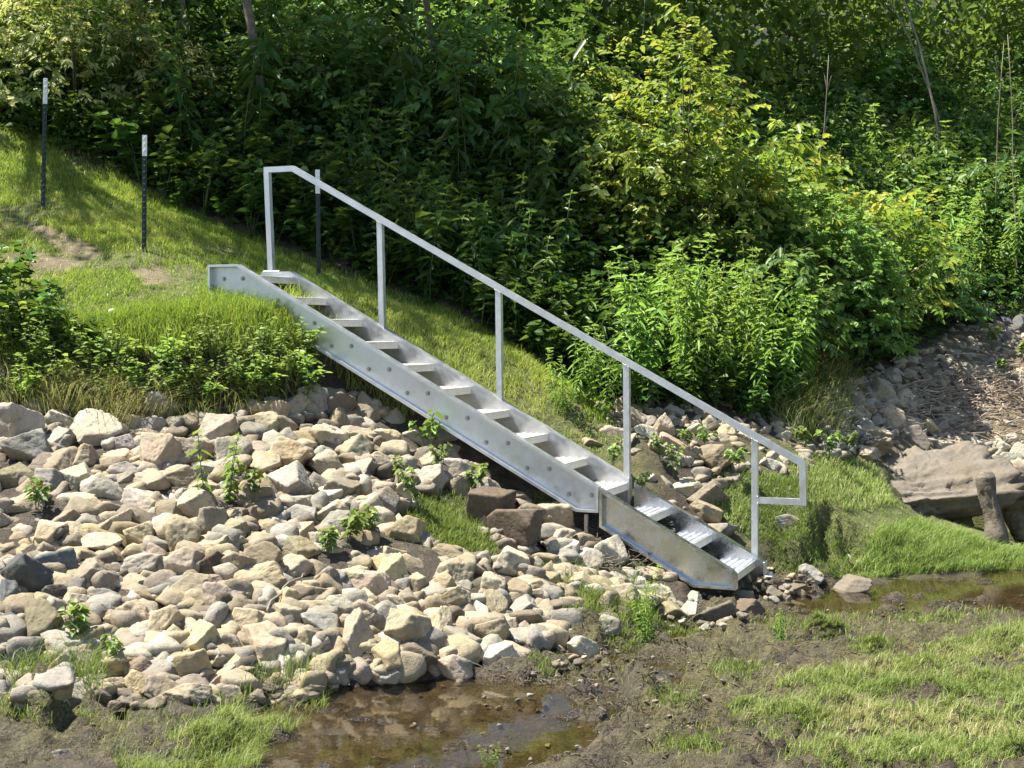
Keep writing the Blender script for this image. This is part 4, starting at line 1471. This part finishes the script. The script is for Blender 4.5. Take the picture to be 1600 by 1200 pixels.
# leafy weeds on the face of the bank left of the stairs
r_ = random.Random(31)
k = 0
for i in range(100):
    px = r_.uniform(-30, 488)
    py = r_.uniform(555, 640) - (40 if px < 90 else 0) - (18 if px > 400 else 0)
    P = at([px], [py])[0]
    put(r_.choice(herbs_b), P[0], P[1] - .03, 'small green leafy weed on the bank face between grass and rocks', 'herb', 'leafy weeds on the bank face', r_.uniform(.6, 1.05))
for i in range(46):
    px = r_.uniform(-20, 470)
    P = at([px], [r_.uniform(618, 652) - (14 if px > 330 else 0)])[0]
    put(r_.choice(herbs_b), P[0], P[1] - .04, 'green weed spilling from the bank over the topmost rocks', 'herb', 'weeds spilling over the topmost rocks', r_.uniform(.5, .85), z=P[2] + .05, tilt=.25)
for px, py, s in [(30, 470, 1.2), (70, 500, 1.0), (10, 520, 1.3), (60, 550, 1.1), (25, 575, 1.2), (100, 585, .9), (150, 560, .8)]:
    P = at([px], [py])[0]
    put(r_.choice(herbs), P[0], P[1], 'broad-leaved weed at the left picture edge on the bank', 'herb', 'broad weeds at the left edge', s * .75)
# seedlings among the rocks
for px, py, s, lab in [(66, 795, 1.0, 'drooping seedling among pale rocks at far left'), (135, 1000, 1.1, 'large-leaved seedling low on the rocks beside the bluish grey stones'),
                       (545, 850, 1.15, 'broad-leaved seedling, left one, on the rocks below the stairs'), (575, 838, 1.0, 'broad-leaved seedling, right one, on the rocks below the stairs'),
                       (515, 868, .9, 'small seedling on the rocks below the broad-leaved ones'), (668, 700, 1.2, 'large dark leaved seedling under the middle of the stairs'),
                       (690, 745, .8, 'seedling on rocks below the stringer'), (740, 770, 1.1, 'drooping seedling left of the dark blocks'), (655, 790, .9, 'drooping seedling above the green grass patch'),
                       (625, 760, .7, 'small seedling between rocks left of the grass patch'), (400, 790, 1.0, 'broad-leaved seedling right of the tall weed on the rocks'), (180, 1030, .7, 'small seedling at the foot of the rocks at left'),
                       (1075, 700, .8, 'seedling among rocks behind the lower handrail'), (1100, 700, .8, 'seedling between the brown slabs and the last post'), (1050, 745, .8, 'seedling below the brown slabs'), (1000, 775, .7, 'seedling beside the far stringer joint'),
                       (1030, 720, .7, 'seedling left of the brown slabs'), (1255, 700, .9, 'seedling behind the handrail end loop'), (1290, 720, 1.0, 'leafy seedling right of the handrail loop'), (1150, 740, .8, 'seedling left of the last handrail post'), (1320, 705, .8, 'seedling at the edge of the rubble'),
                       (1565, 585, .9, 'drooping seedling in the brush at right'), (1545, 545, 1.0, 'seedling beside the bluish stones'), (1590, 560, 1.0, 'seedling at the right edge above the brush'), (955, 735, .8, 'seedling beside the upper joint of the stairs')]:
    P = at([px], [py])[0]
    put(r_.choice(seedl), P[0], P[1] - .1, lab, 'seedling', None, s * .85, tilt=.15, z=P[2] + .05)
tw = plant('tall_weed', make_tall_weed(.62, 77, 14, .09, .24, 3, 1.0, .5), (M['weed_sunlit'], M['stem']))
P = at([360], [790])[0]
put(tw, P[0], P[1] - .1, 'leafy weed standing in the middle of the rock slope', 'weed', None, .95, z=P[2] + .03)
for px, py, s, lab in [(1010, 1005, .38, 'small leafy weed in mud left of the stair foot'), (1225, 1005, .2, 'tiny upright weed in the mudflat'), (770, 1195, .12, 'small weed at the bottom edge of the pool'),
                       (905, 640, .62, 'bright weed beside the stairs, left of the fourth post'), (935, 650, .6, 'bright weed beside the fourth handrail post'), (880, 650, .5, 'bright weed on the grass just behind the stairs')]:
    P = at([px], [py])[0]
    put(r_.choice(weeds_b), P[0], P[1], lab, 'weed', None, s)


# ------------------------------------------------------------------ trees
def tree(label, px, py, Yd, r0, topz, lean, crown_c, crown_r, n_cl, seed, mat='bark', leaf=.11, per=16, group=None):
    r = np.random.default_rng(seed)
    b = at_depth(px, py, Yd)
    bz = H1(b[0], b[1])
    root = empty('tree', (b[0], b[1], bz))
    tag(root, label, 'tree', group)
    g = Geo()
    cc = np.array(crown_c) - np.array([b[0], b[1], bz])
    t = np.linspace(0, 1, 9)[:, None]
    mid = np.array([lean, 0, topz * .55])
    top = cc * np.array([1, 1, .95])
    cur = np.array([[0, 0, -.3]]) * (1 - t) ** 2 + 2 * t * (1 - t) * mid + t ** 2 * top
    cur[1:-1] += r.normal(0, .02, (7, 3))
    g.tube(cur, np.linspace(r0, r0 * .35, 9), 10)
    C = []
    lob = unit(r.normal(size=(9, 3)))
    am = r.uniform(-.3, .3, 9)
    for i in range(n_cl):
        d = unit(r.normal(size=3))
        k = 1 + (np.exp(-((1 - d @ lob.T) / .15)) * am).sum()
        C.append(cc + d * r.random() ** .42 * k * np.array(crown_r))
    C = np.array(C)
    for i in range(0, n_cl, max(1, n_cl // 26)):
        f = r.uniform(.5, .95)
        s = np.array([np.interp(f, t[:, 0], cur[:, j]) for j in range(3)])
        m = (s + C[i]) / 2 + np.array([0, 0, .25])
        tt = np.linspace(0, 1, 6)[:, None]
        g.tube((1 - tt) ** 2 * s + 2 * tt * (1 - tt) * m + tt ** 2 * C[i], np.linspace(r0 * .35, .008, 6), 6)
    g.build('trunk', M[mat], root, True)
    gl = Geo()
    n = n_cl * per
    idx_ = np.repeat(np.arange(n_cl), per)
    P = C[idx_] + r.normal(0, .24, (n, 3))
    L = leaf * r.uniform(.6, 1.25, n)
    gl.leaves(P, unit(r.normal(size=(n, 3)) + np.array([0, 0, -.3])), L, L * .34, .25, .25, roll=.6)
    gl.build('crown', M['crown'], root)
    return root


SUN_EL, SUN_AZ = math.radians(63), math.radians(170)    # azimuth of the sun measured from +X, anticlockwise
SUN = np.array([math.cos(SUN_EL) * math.cos(SUN_AZ), math.cos(SUN_EL) * math.sin(SUN_AZ), math.sin(SUN_EL)])


def crown_over(px, py, Yd, z):
    P = at_depth(px, py, Yd)
    return P + SUN * ((z - P[2]) / SUN[2])


def shade_tree(label, trunk, target, z, rad, n, seed, **kw):
    c_ = crown_over(*target, z)
    return tree(label, *trunk, kw.pop('r0', .09), kw.pop('topz', 6), kw.pop('lean', 0), tuple(c_), rad, n, seed, **kw)


shade_tree('grey-brown tree trunk rising out of the thicket at top left of the handrail', (413, 170, 16.4), (520, 190, 15.6), 11.0, (2.6, 2.4, 1.9), 900, 301, r0=.062)
shade_tree('thin dark tree trunk in the shaded thicket left of the stairs', (300, 120, 17.2), (540, 440, 13.3), 10.4, (1.7, .9, 1.0), 110, 302, r0=.04)
shade_tree('slim tree behind the shaded weeds at top centre', (690, 120, 17.6), (700, 170, 15.6), 11.5, (1.7, 2.0, 1.6), 480, 303, r0=.05)
shade_tree('slim pale stemmed tree at top right, taller of a pair', (1482, 110, 20.5), (1420, 0, 21.5), 12.0, (1.6, 1.5, 1.2), 200, 304, r0=.022, mat='pale_bark')
shade_tree('slim pale stemmed tree at top right, thinner of a pair', (1494, 110, 20.8), (1280, 0, 22.0), 12.5, (1.6, 1.5, 1.2), 180, 305, r0=.016, mat='pale_bark')
shade_tree('tree at the left picture edge beyond the grass', (-160, 200, 17.0), (150, 345, 13.4), 9.5, (1.5, 1.0, .9), 42, 306, r0=.09)

# dead pale stems standing among the weeds
for i, (px, py, Yd, h, lean) in enumerate([(1556, 130, 18.7, .6, .2), (1592, 190, 18.0, 1.2, -.1),
                                           (1275, 190, 17.4, .9, .2), (995, 90, 18.0, .9, .15), (640, 150, 16.6, 1.9, .1), (665, 160, 16.8, 1.8, .25), (658, 140, 17.0, 1.7, -.1), (1080, 260, 15.0, .8, .6)]):
    b = at_depth(px, py, Yd)
    zb = b[2]
    zg = H1(b[0], b[1])
    g = Geo()
    t = np.linspace(0, 1, 7)
    r2 = np.random.default_rng(i)
    hh = h + zb - zg
    cur = np.stack([b[0] + lean * h * t ** 1.5 + r2.normal(0, .012, 7), np.full(7, b[1]) + .1 * t, zg - .05 + (hh) * t], 1)
    g.tube(cur, np.linspace(.010, .004, 7), 6)
    for q in range(4):
        j = r2.integers(3, 6)
        s = cur[j]
        g.tube([s, s + np.array([r2.normal(0, .16), r2.normal(0, .1), r2.uniform(.08, .3)])], [.004, .002], 5)
    tag(g.build('dead_stem', M['pale_bark'], None, True),
        ['bare pale stem among weeds at upper right', 'bare thin stem rising through the shaded weeds', 'bare arching stem above the middle bush'][0 if px > 1150 else 1 if px < 700 else 2] + f', {"leaning right" if lean > .12 else "leaning left" if lean < 0 else "nearly upright"}', 'dead stem', 'bare dead stems in the thicket')

# undergrowth and the wood beyond: nobody could count these leaves
g = Geo()
n = 90000
px = rng.uniform(-150, 1750, n)
y = np.full(n, 15.0)
dd = rng.uniform(.1, 8.5, n)
for _ in range(4):
    x = (px - CX) / F * y
    y = np.interp(x, VEG[0], VEG[1]) + dd
z = height(x, y, False) + rng.random(n) ** 1.5 * (.25 + (.55 + .5 * np.clip(x / 3, 0, 1)) * np.clip(dd / 2, 0, 1))
L = rng.uniform(.07, .15, n)
D = rng.normal(size=(n, 3))
D[:, 2] = np.abs(D[:, 2]) * .4
g.leaves(np.stack([x, y, z], 1), D, L, L * .32, .3, .3, np.clip(rng.normal(.35, .2, n), 0, 1), roll=.5)
tag(g.build('undergrowth', M['weed']), 'dense leafy undergrowth covering the hillside between the plants', 'undergrowth', kind='stuff')
g = Geo()
ncl = 5200
px = rng.uniform(-300, 1900, ncl)
y = np.full(ncl, 20.0)
dd = rng.uniform(5.5, 11.5, ncl)
for _ in range(4):
    x = (px - CX) / F * y
    y = np.interp(x, VEG[0], VEG[1]) + dd
z = height(x, y, False) + rng.random(ncl) * 4.2
per = 16
P = np.repeat(np.stack([x, y, z], 1), per, 0) + rng.normal(0, .2, (ncl * per, 3))
n = len(P)
L = rng.uniform(.1, .2, n)
g.leaves(P, rng.normal(size=(n, 3)), L, L * .34, .25, .3, np.clip(rng.normal(.45, .25, n), 0, 1), roll=.6)
tag(g.build('far_wood', M['shrub']), 'mass of leafy wood rising beyond the thicket along the top of the picture', 'wood', kind='stuff')


# ------------------------------------------------------------------ grass
def ground_pts(n, poly, seed, dens=None):
    """random points on the ground inside a photo polygon, even in the world"""
    r = np.random.default_rng(seed)
    pa = np.array(poly, float)
    c_ = at(pa[:, 0], pa[:, 1])
    lo, hi = c_[:, :2].min(0) - .1, c_[:, :2].max(0) + .1
    out = []
    tot = 0
    while tot < n:
        q = r.uniform(lo, hi, (n, 2))
        z_ = height(q[:, 0], q[:, 1])
        P = np.stack([q[:, 0], q[:, 1], z_], 1)
        p2 = project(P)
        m = in_poly(p2[:, 0], p2[:, 1], poly)
        if dens is not None:
            m &= r.random(n) < dens(P)
        out.append(P[m])
        tot += int(m.sum())
        if not m.any():
            break
    return np.concatenate(out)[:n]


def lean_field(P, s=1.2, seed=0, ang=None):
    a = fbm(P[:, 0] * s, P[:, 1] * s, 3, seed) * 3.2 if ang is None else ang
    a = a + rng.normal(0, 1.3, len(P))
    return np.stack([np.cos(a), np.sin(a), np.zeros(len(P))], 1)


def bare(P):
    p2 = project(P)
    d = np.ones(len(P))
    for q in DIRT:
        d = np.where(in_poly(p2[:, 0], p2[:, 1], q), .06, d)
    n_ = fbm(P[:, 0] * 1.7, P[:, 1] * 1.7, 3, 55)
    return d * np.clip(.75 + n_ * .8, .12, 1)


# mown-looking grass of the bank, left of and behind the stairs
g = Geo()
BANK = [(-120, 150), (0, 195), (120, 215), (205, 285), (300, 330), (420, 380), (560, 432), (700, 484), (850, 565), (945, 628), (975, 690), (930, 715), (870, 690), (780, 645), (600, 540), (500, 560),
        (480, 548), (300, 548), (100, 540), (-120, 540)]
P = ground_pts(100000, BANK, 1, bare)
n = len(P)
patch = fbm(P[:, 0] * .9, P[:, 1] * .9, 4, 61)
hgt = np.clip(.035 + .025 * patch + rng.gamma(2., .009, n), .015, .16)
g.blades(P, lean_field(P), hgt, rng.uniform(.0022, .004, n), rng.uniform(.2, .95, n), np.clip(.5 + .28 * patch + rng.normal(0, .2, n), 0, 1))
# taller fringe along the lip
P = ground_pts(9000, [(-60, 480), (100, 500), (300, 480), (330, 440), (400, 465), (475, 495), (495, 550), (300, 560), (-60, 570)], 2)
g.blades(P, lean_field(P, ang=np.full(len(P), -PI / 2)), rng.uniform(.07, .2, len(P)), .003, rng.uniform(.3, .95, len(P)), np.clip(rng.normal(.45, .22, len(P)), 0, 1))
# blades coming up between the upper treads
for i in range(1, 5):
    q = 260
    u, w = rng.uniform(i * RUN - .34, i * RUN - .02, q), rng.uniform(.1, WID - .02, q)
    x = OX + u * math.cos(YAW) + w * math.sin(YAW)
    y = OY - u * math.sin(YAW) + w * math.cos(YAW)
    zz = height(x, y)
    g.blades(np.stack([x, y, zz], 1), lean_field(np.stack([x, y, zz], 1), 3), rng.uniform(.08, .2, q), .003, rng.uniform(.2, .9, q), rng.uniform(.3, 1, q))
tag(g.build('bank_grass', M['grass']), 'short yellow-green grass covering the bank left of and behind the stairs', 'grass', kind='stuff')

g = Geo()
P = ground_pts(900, [(-60, 600), (100, 605), (300, 612), (470, 595), (470, 650), (330, 672), (180, 668), (-60, 640)], 3)
g.blades(P + np.array([0, 0, .02]), lean_field(P, ang=np.full(len(P), -PI / 2 - .3)), rng.uniform(.15, .38, len(P)), .0028, rng.uniform(.6, 1.1, len(P)), np.clip(rng.normal(.5, .25, len(P)), 0, 1))
P = ground_pts(900, [(60, 610), (260, 640), (270, 670), (180, 680), (60, 640)], 4)
g.blades(P + np.array([0, 0, .06]), lean_field(P, ang=np.full(len(P), 0.2)), rng.uniform(.2, .45, len(P)), .003, rng.uniform(.8, 1.15, len(P)), rng.uniform(.5, 1, len(P)))
P = ground_pts(1600, [(1230, 540), (1330, 560), (1330, 690), (1240, 690), (1200, 660)], 5)
g.blades(P, lean_field(P), rng.uniform(.2, .55, len(P)), .0032, rng.uniform(.4, 1.0, len(P)), np.clip(rng.normal(.4, .25, len(P)), 0, 1))
tag(g.build('dry_grass', M['straw']), 'long dry grass hanging over the top of the rock slope', 'grass', kind='stuff')

g = Geo()
SPIT = [(1085, 760), (1130, 735), (1230, 745), (1330, 735), (1380, 760), (1430, 810), (1500, 835), (1560, 860), (1640, 868), (1640, 893), (1500, 893), (1330, 905), (1210, 895), (1195, 850), (1150, 830)]
thin = lambda P: np.clip(.5 + 1.3 * fbm(P[:, 0] * 1.6, P[:, 1] * 1.6, 3, 71), .1, 1)
P = ground_pts(17000, SPIT, 6, thin)
g.blades(P, lean_field(P), np.clip(rng.gamma(2, .010, len(P)) + .015, .015, .1), rng.uniform(.0022, .0036, len(P)), rng.uniform(.3, 1.0, len(P)), np.clip(.45 + .3 * fbm(P[:, 0] * 1.3, P[:, 1] * 1.3, 3, 72) + rng.normal(0, .2, len(P)), 0, 1))
P = ground_pts(10000, [(1370, 830), (1430, 820), (1500, 838), (1560, 862), (1640, 868), (1640, 890), (1500, 892), (1390, 900), (1330, 893)], 7)
g.blades(P, lean_field(P, ang=np.full(len(P), .2)), rng.uniform(.06, .16, len(P)), .0024, rng.uniform(.35, .95, len(P)), np.clip(rng.normal(.45, .2, len(P)), 0, 1))
P = ground_pts(4000, [(1230, 720), (1300, 705), (1370, 730), (1400, 790), (1330, 800), (1250, 790)], 8)
g.blades(P, lean_field(P), rng.uniform(.03, .1, len(P)), .003, rng.uniform(.3, .9, len(P)), rng.uniform(.35, 1, len(P)))
tag(g.build('spit_grass', M['lush']), 'lush grass on the flat between the stair foot and the big boulder', 'grass', kind='stuff')

g = Geo()
FG = [(1130, 1110), (1230, 1060), (1330, 1040), (1450, 1010), (1560, 985), (1660, 960), (1660, 1230), (1180, 1230), (1230, 1170), (1160, 1150)]
dens = lambda P: np.clip((P[:, 0] - 1.0) * .36 + .12 + 1.5 * fbm(P[:, 0] * 1.2, P[:, 1] * 2.6, 5, 81, .65), .015, 1)
P = ground_pts(40000, FG, 9, dens)
g.blades(P, lean_field(P, ang=np.full(len(P), .35)), np.clip(rng.gamma(2.0, .017, len(P)) + .015, .015, .16), rng.uniform(.0014, .0026, len(P)), rng.uniform(.4, 1.05, len(P)), np.clip(.55 + .4 * fbm(P[:, 0] * 1.6, P[:, 1] * 3, 4, 82) + rng.normal(0, .25, len(P)), 0, 1))
patches = [(1290, 985, 50, 14, 900), (1360, 1020, 40, 12, 900), (1150, 1050, 50, 18, 600), (1050, 1090, 40, 16, 400), (930, 945, 50, 35, 1500), (990, 950, 40, 35, 1300), (985, 1000, 40, 15, 500), (900, 905, 30, 30, 500), (1480, 965, 90, 12, 800),
           (1220, 985, 20, 12, 160), (850, 1040, 30, 12, 200), (1060, 985, 40, 12, 400), (1250, 1130, 60, 30, 1000), (1090, 1180, 60, 20, 500), (700, 815, 75, 45, 4200), (740, 850, 50, 25, 1500), (660, 800, 30, 40, 1200), (500, 760, 20, 12, 150), (270, 810, 20, 15, 200), (900, 880, 60, 20, 400), (1010, 890, 50, 20, 300), (850, 790, 40, 25, 500), (1530, 880, 60, 14, 900), (870, 760, 30, 20, 300)]
for px, py, rx, ry, n in patches:
    q = rng.normal(0, .5, (n, 2)) * np.array([rx, ry]) + np.array([px, py])
    P = at(q[:, 0], q[:, 1])
    P[:, 2] = height(P[:, 0], P[:, 1]) - .005
    tall = 1.7 if (py > 880 and py < 1000 and px < 1010) else 1.0
    g.blades(P, lean_field(P, 3), np.clip(rng.gamma(2.2, .014, n) + .02, .02, .13) * tall, .0026, rng.uniform(.2, .9, n), np.clip(rng.normal(.4, .22, n), 0, 1))
FL = [(30, 1085), (200, 1085), (420, 1090), (520, 1085), (500, 1125), (420, 1160), (400, 1210), (200, 1215), (130, 1150), (-40, 1110)]
P = ground_pts(9000, FL, 10, lambda P: np.clip(.45 + 1.1 * fbm(P[:, 0] * 2.1, P[:, 1] * 2.1, 3, 91), .03, 1))
g.blades(P, lean_field(P, ang=np.full(len(P), .3)), np.clip(rng.gamma(2.0, .02, len(P)) + .02, .02, .17), rng.uniform(.0013, .0022, len(P)), rng.uniform(.5, 1.1, len(P)), np.clip(rng.normal(.5, .25, len(P)), 0, 1))
P = ground_pts(500, [(0, 1060), (140, 1040), (160, 1085), (20, 1090)], 12)
g.blades(P, lean_field(P, ang=np.full(len(P), .4)), rng.uniform(.15, .35, len(P)), .0022, rng.uniform(.5, 1.0, len(P)), rng.uniform(0, .5, len(P)))
P = ground_pts(160, [(380, 1060), (480, 1050), (510, 1085), (380, 1090)], 13)
g.blades(P, lean_field(P), rng.uniform(.1, .3, len(P)), .002, rng.uniform(.3, .8, len(P)), rng.uniform(.1, .6, len(P)))
P = ground_pts(3600, [(880, 990), (1100, 960), (1350, 950), (1620, 940), (1620, 1060), (1250, 1150), (1100, 1220), (900, 1120), (850, 1050)], 14, thin)
g.blades(P, lean_field(P), rng.uniform(.015, .06, len(P)), .002, rng.uniform(.3, 1, len(P)), rng.uniform(.3, 1, len(P)))
tag(g.build('marsh_grass', M['lush']), 'thin green marsh grass sprouting from the mud in the foreground and between rocks', 'grass', kind='stuff')

# ------------------------------------------------------------------ driftwood, sticks and brush
g = Geo()
b, t_ = at_depth(1556, 838, 12.4), at_depth(1538, 738, 12.5)
tt = np.linspace(0, 1, 12)
cur = b + np.outer(tt, t_ - b)
cur[:, 0] += .012 * np.sin(tt * 7)
cur = np.concatenate([[b - np.array([0, 0, .35])], cur])
rad_ = np.array([.125, .125, .112, .10, .092, .09, .086, .09, .09, .098, .105, .112, .07]) * .82
cur = np.stack([np.interp(np.linspace(0, 12, 60), np.arange(13), cur[:, j_]) for j_ in range(3)], 1)
g.tube(cur, np.interp(np.linspace(0, 12, 60), np.arange(13), rad_), 28)
V0 = np.concatenate(g.V)
V0 += ((fbm(V0[:, 0] * 30 + V0[:, 1] * 22, V0[:, 2] * 3, 4, 9, .6)) * .017)[:, None] * np.array([1, .6, .1])
g.V = [V0]
stump = g.build('driftwood_log', M['drift'], None, True)
tag(stump, 'weathered upright driftwood log standing in water between two boulders', 'log')

def stick(pxs, Yd, r0, r1, lab, mat='drift', seed=0, lift=.04, group=None):
    r2 = np.random.default_rng(seed)
    pts = []
    for (px, py) in pxs:
        pts.append(at([px], [py], [lift])[0])
    pts = np.array(pts)
    s = np.linspace(0, 1, len(pts))
    tt = np.linspace(0, 1, 10)
    cur = np.stack([np.interp(tt, s, pts[:, j]) for j in range(3)], 1) + r2.normal(0, .006, (10, 3))
    g_ = Geo()
    g_.tube(cur, np.linspace(r0, r1, 10), 8)
    o = g_.build('branch', M[mat], None, True)
    tag(o, lab, 'branch', group)
    return o


stick([(1468, 563), (1482, 590), (1500, 610)], 0, .03, .025, 'thick pale driftwood branch sloping down at the head of the brush pile')
stick([(1485, 578), (1530, 592), (1575, 594)], 0, .03, .012, 'long grey branch lying level behind the brush pile')
stick([(1452, 590), (1500, 625), (1540, 645)], 0, .012, .006, 'thin pale stick across the rubble into the brush pile')
stick([(1428, 632), (1470, 645), (1520, 655)], 0, .018, .008, 'curved grey stick along the lower edge of the brush pile')
stick([(1400, 575), (1440, 625)], 0, .010, .005, 'thin stick leaning against the round bush mound')
stick([(1350, 655), (1400, 690)], 0, .012, .006, 'brown stick lying on rubble behind the big boulder')
stick([(415, 955), (428, 935), (447, 912), (468, 902), (478, 898)], 0, .008, .005, 'thin bent pale twig lying on the rocks below the stairs', 'pale_bark', 3, .1)
stick([(-10, 592), (60, 628), (110, 650)], 0, .009, .005, 'thin pale stick sloping onto the rocks at far left', 'pale_bark', 4, .08)
stick([(1100, 985), (1140, 975)], 0, .008, .004, 'short stick in the mud beside the stair foot', 'drift', 5, .01)
g = Geo()
q = 650
c_ = rng.normal(0, 1, (q, 2)) * np.array([62, 34]) + np.array([1545, 632])
c_ = c_[(c_[:, 0] > 1400) & (c_[:, 1] > 555) & (c_[:, 1] < 700)]
c_ = np.concatenate([c_, rng.uniform((1290, 600), (1480, 690), (90, 2))])
P = at(c_[:, 0], c_[:, 1])
for i in range(len(P)):
    a = rng.normal(.1, .8)
    l = rng.gamma(2, .12) + .06
    d = np.array([math.cos(a), math.sin(a) * .8, rng.normal(.05, .22)]) * l / 2
    p = P[i] + np.array([0, 0, rng.uniform(.0, .13)])
    r0 = rng.uniform(.0025, .009)
    g.tube([p - d, p - d * .3 + rng.normal(0, .02, 3), p + d * .3 + rng.normal(0, .02, 3), p + d], [r0, r0 * .9, r0 * .8, r0 * .5], 5, cap=False)
tag(g.build('brush_pile', M['brush'], None, True), 'tangled pile of dead twigs and washed-up brush on the rubble at right', 'brush', kind='stuff')
# dark root mass and litter under the lower stairs
g = Geo()
q = 420
c_ = rng.uniform((925, 835), (1040, 900), (q, 2))
P = at(c_[:, 0], c_[:, 1])
for i in range(len(P)):
    d = rng.normal(0, .07, 3) * np.array([1, 1, .5])
    p = P[i] + np.array([0, .02, rng.uniform(0, .08)])
    g.tube([p - d, p + d], [.004, .002], 4, cap=False)
tag(g.build('dead_litter', M['bark'], None, True), 'dark dead roots and litter in the shade under the lower stairs', 'litter', kind='stuff')

g = Geo()
c_ = np.concatenate([rng.uniform((380, 960), (1620, 1200), (1500, 2)), rng.normal(0, 1, (500, 2)) * np.array([130, 45]) + np.array([900, 1030])])
P = at(c_[:, 0], c_[:, 1])
P[:, 2] = height(P[:, 0], P[:, 1])
for p in P:
    if p[2] < .002 or p[1] > 11.5:
        continue
    a, l = rng.uniform(0, 6.28), rng.gamma(2, .014) + .008
    d = np.array([math.cos(a), math.sin(a), rng.normal(.05, .2)]) * l
    g.tube([p, p + d * .5 + np.array([0, 0, .006]), p + d + np.array([0, 0, .003])], rng.uniform(.0012, .004), 4, cap=False)
tag(g.build('mud_litter', M['drift'], None, True), 'broken twigs and dead stalks littering the wet mud', 'litter', kind='stuff')

# ------------------------------------------------------------------ light, camera
w = bpy.data.worlds.new('World')
scene.world = w
w.use_nodes = True
nt = w.node_tree
nt.nodes.clear()
out = nt.nodes.new('ShaderNodeOutputWorld')
bg = nt.nodes.new('ShaderNodeBackground')
sky = nt.nodes.new('ShaderNodeTexSky')
sky.sky_type = 'NISHITA'
sky.sun_disc = False
sky.sun_elevation = SUN_EL
# Nishita: rotation 0 puts the sun at +Y and turns clockwise seen from above
sky.sun_rotation = (PI / 2 - SUN_AZ) % (2 * PI)
bg.inputs[1].default_value = .075
nt.links.new(sky.outputs[0], bg.inputs[0])
nt.links.new(bg.outputs[0], out.inputs[0])
sd = bpy.data.lights.new('sun', 'SUN')
sd.energy = 5.0
sd.angle = math.radians(.5)
sd.color = (1.0, .955, .87)
so = bpy.data.objects.new('sun', sd)
so.rotation_euler = Vector(SUN).to_track_quat('Z', 'Y').to_euler()
COL.objects.link(so)

cd = bpy.data.cameras.new('camera')
cd.sensor_width = 36
cd.lens = 36 * F / 1600
cd.clip_end = 500
cam = bpy.data.objects.new('camera', cd)
cam.location = (0, 0, CAMH)
cam.rotation_euler = (PI / 2 - PITCH, 0, 0)
COL.objects.link(cam)
scene.camera = cam
scene.view_settings.view_transform = 'Standard'
scene.view_settings.look = 'None'
scene.view_settings.exposure = 1.5
scene.view_settings.gamma = 1
scene.cycles.max_bounces = 8
scene.cycles.transparent_max_bounces = 12
scene.cycles.use_denoising = True
print('ROCKS', len(ROCKS), 'PLANTS', len(PLANTS), 'placed', len(placed))
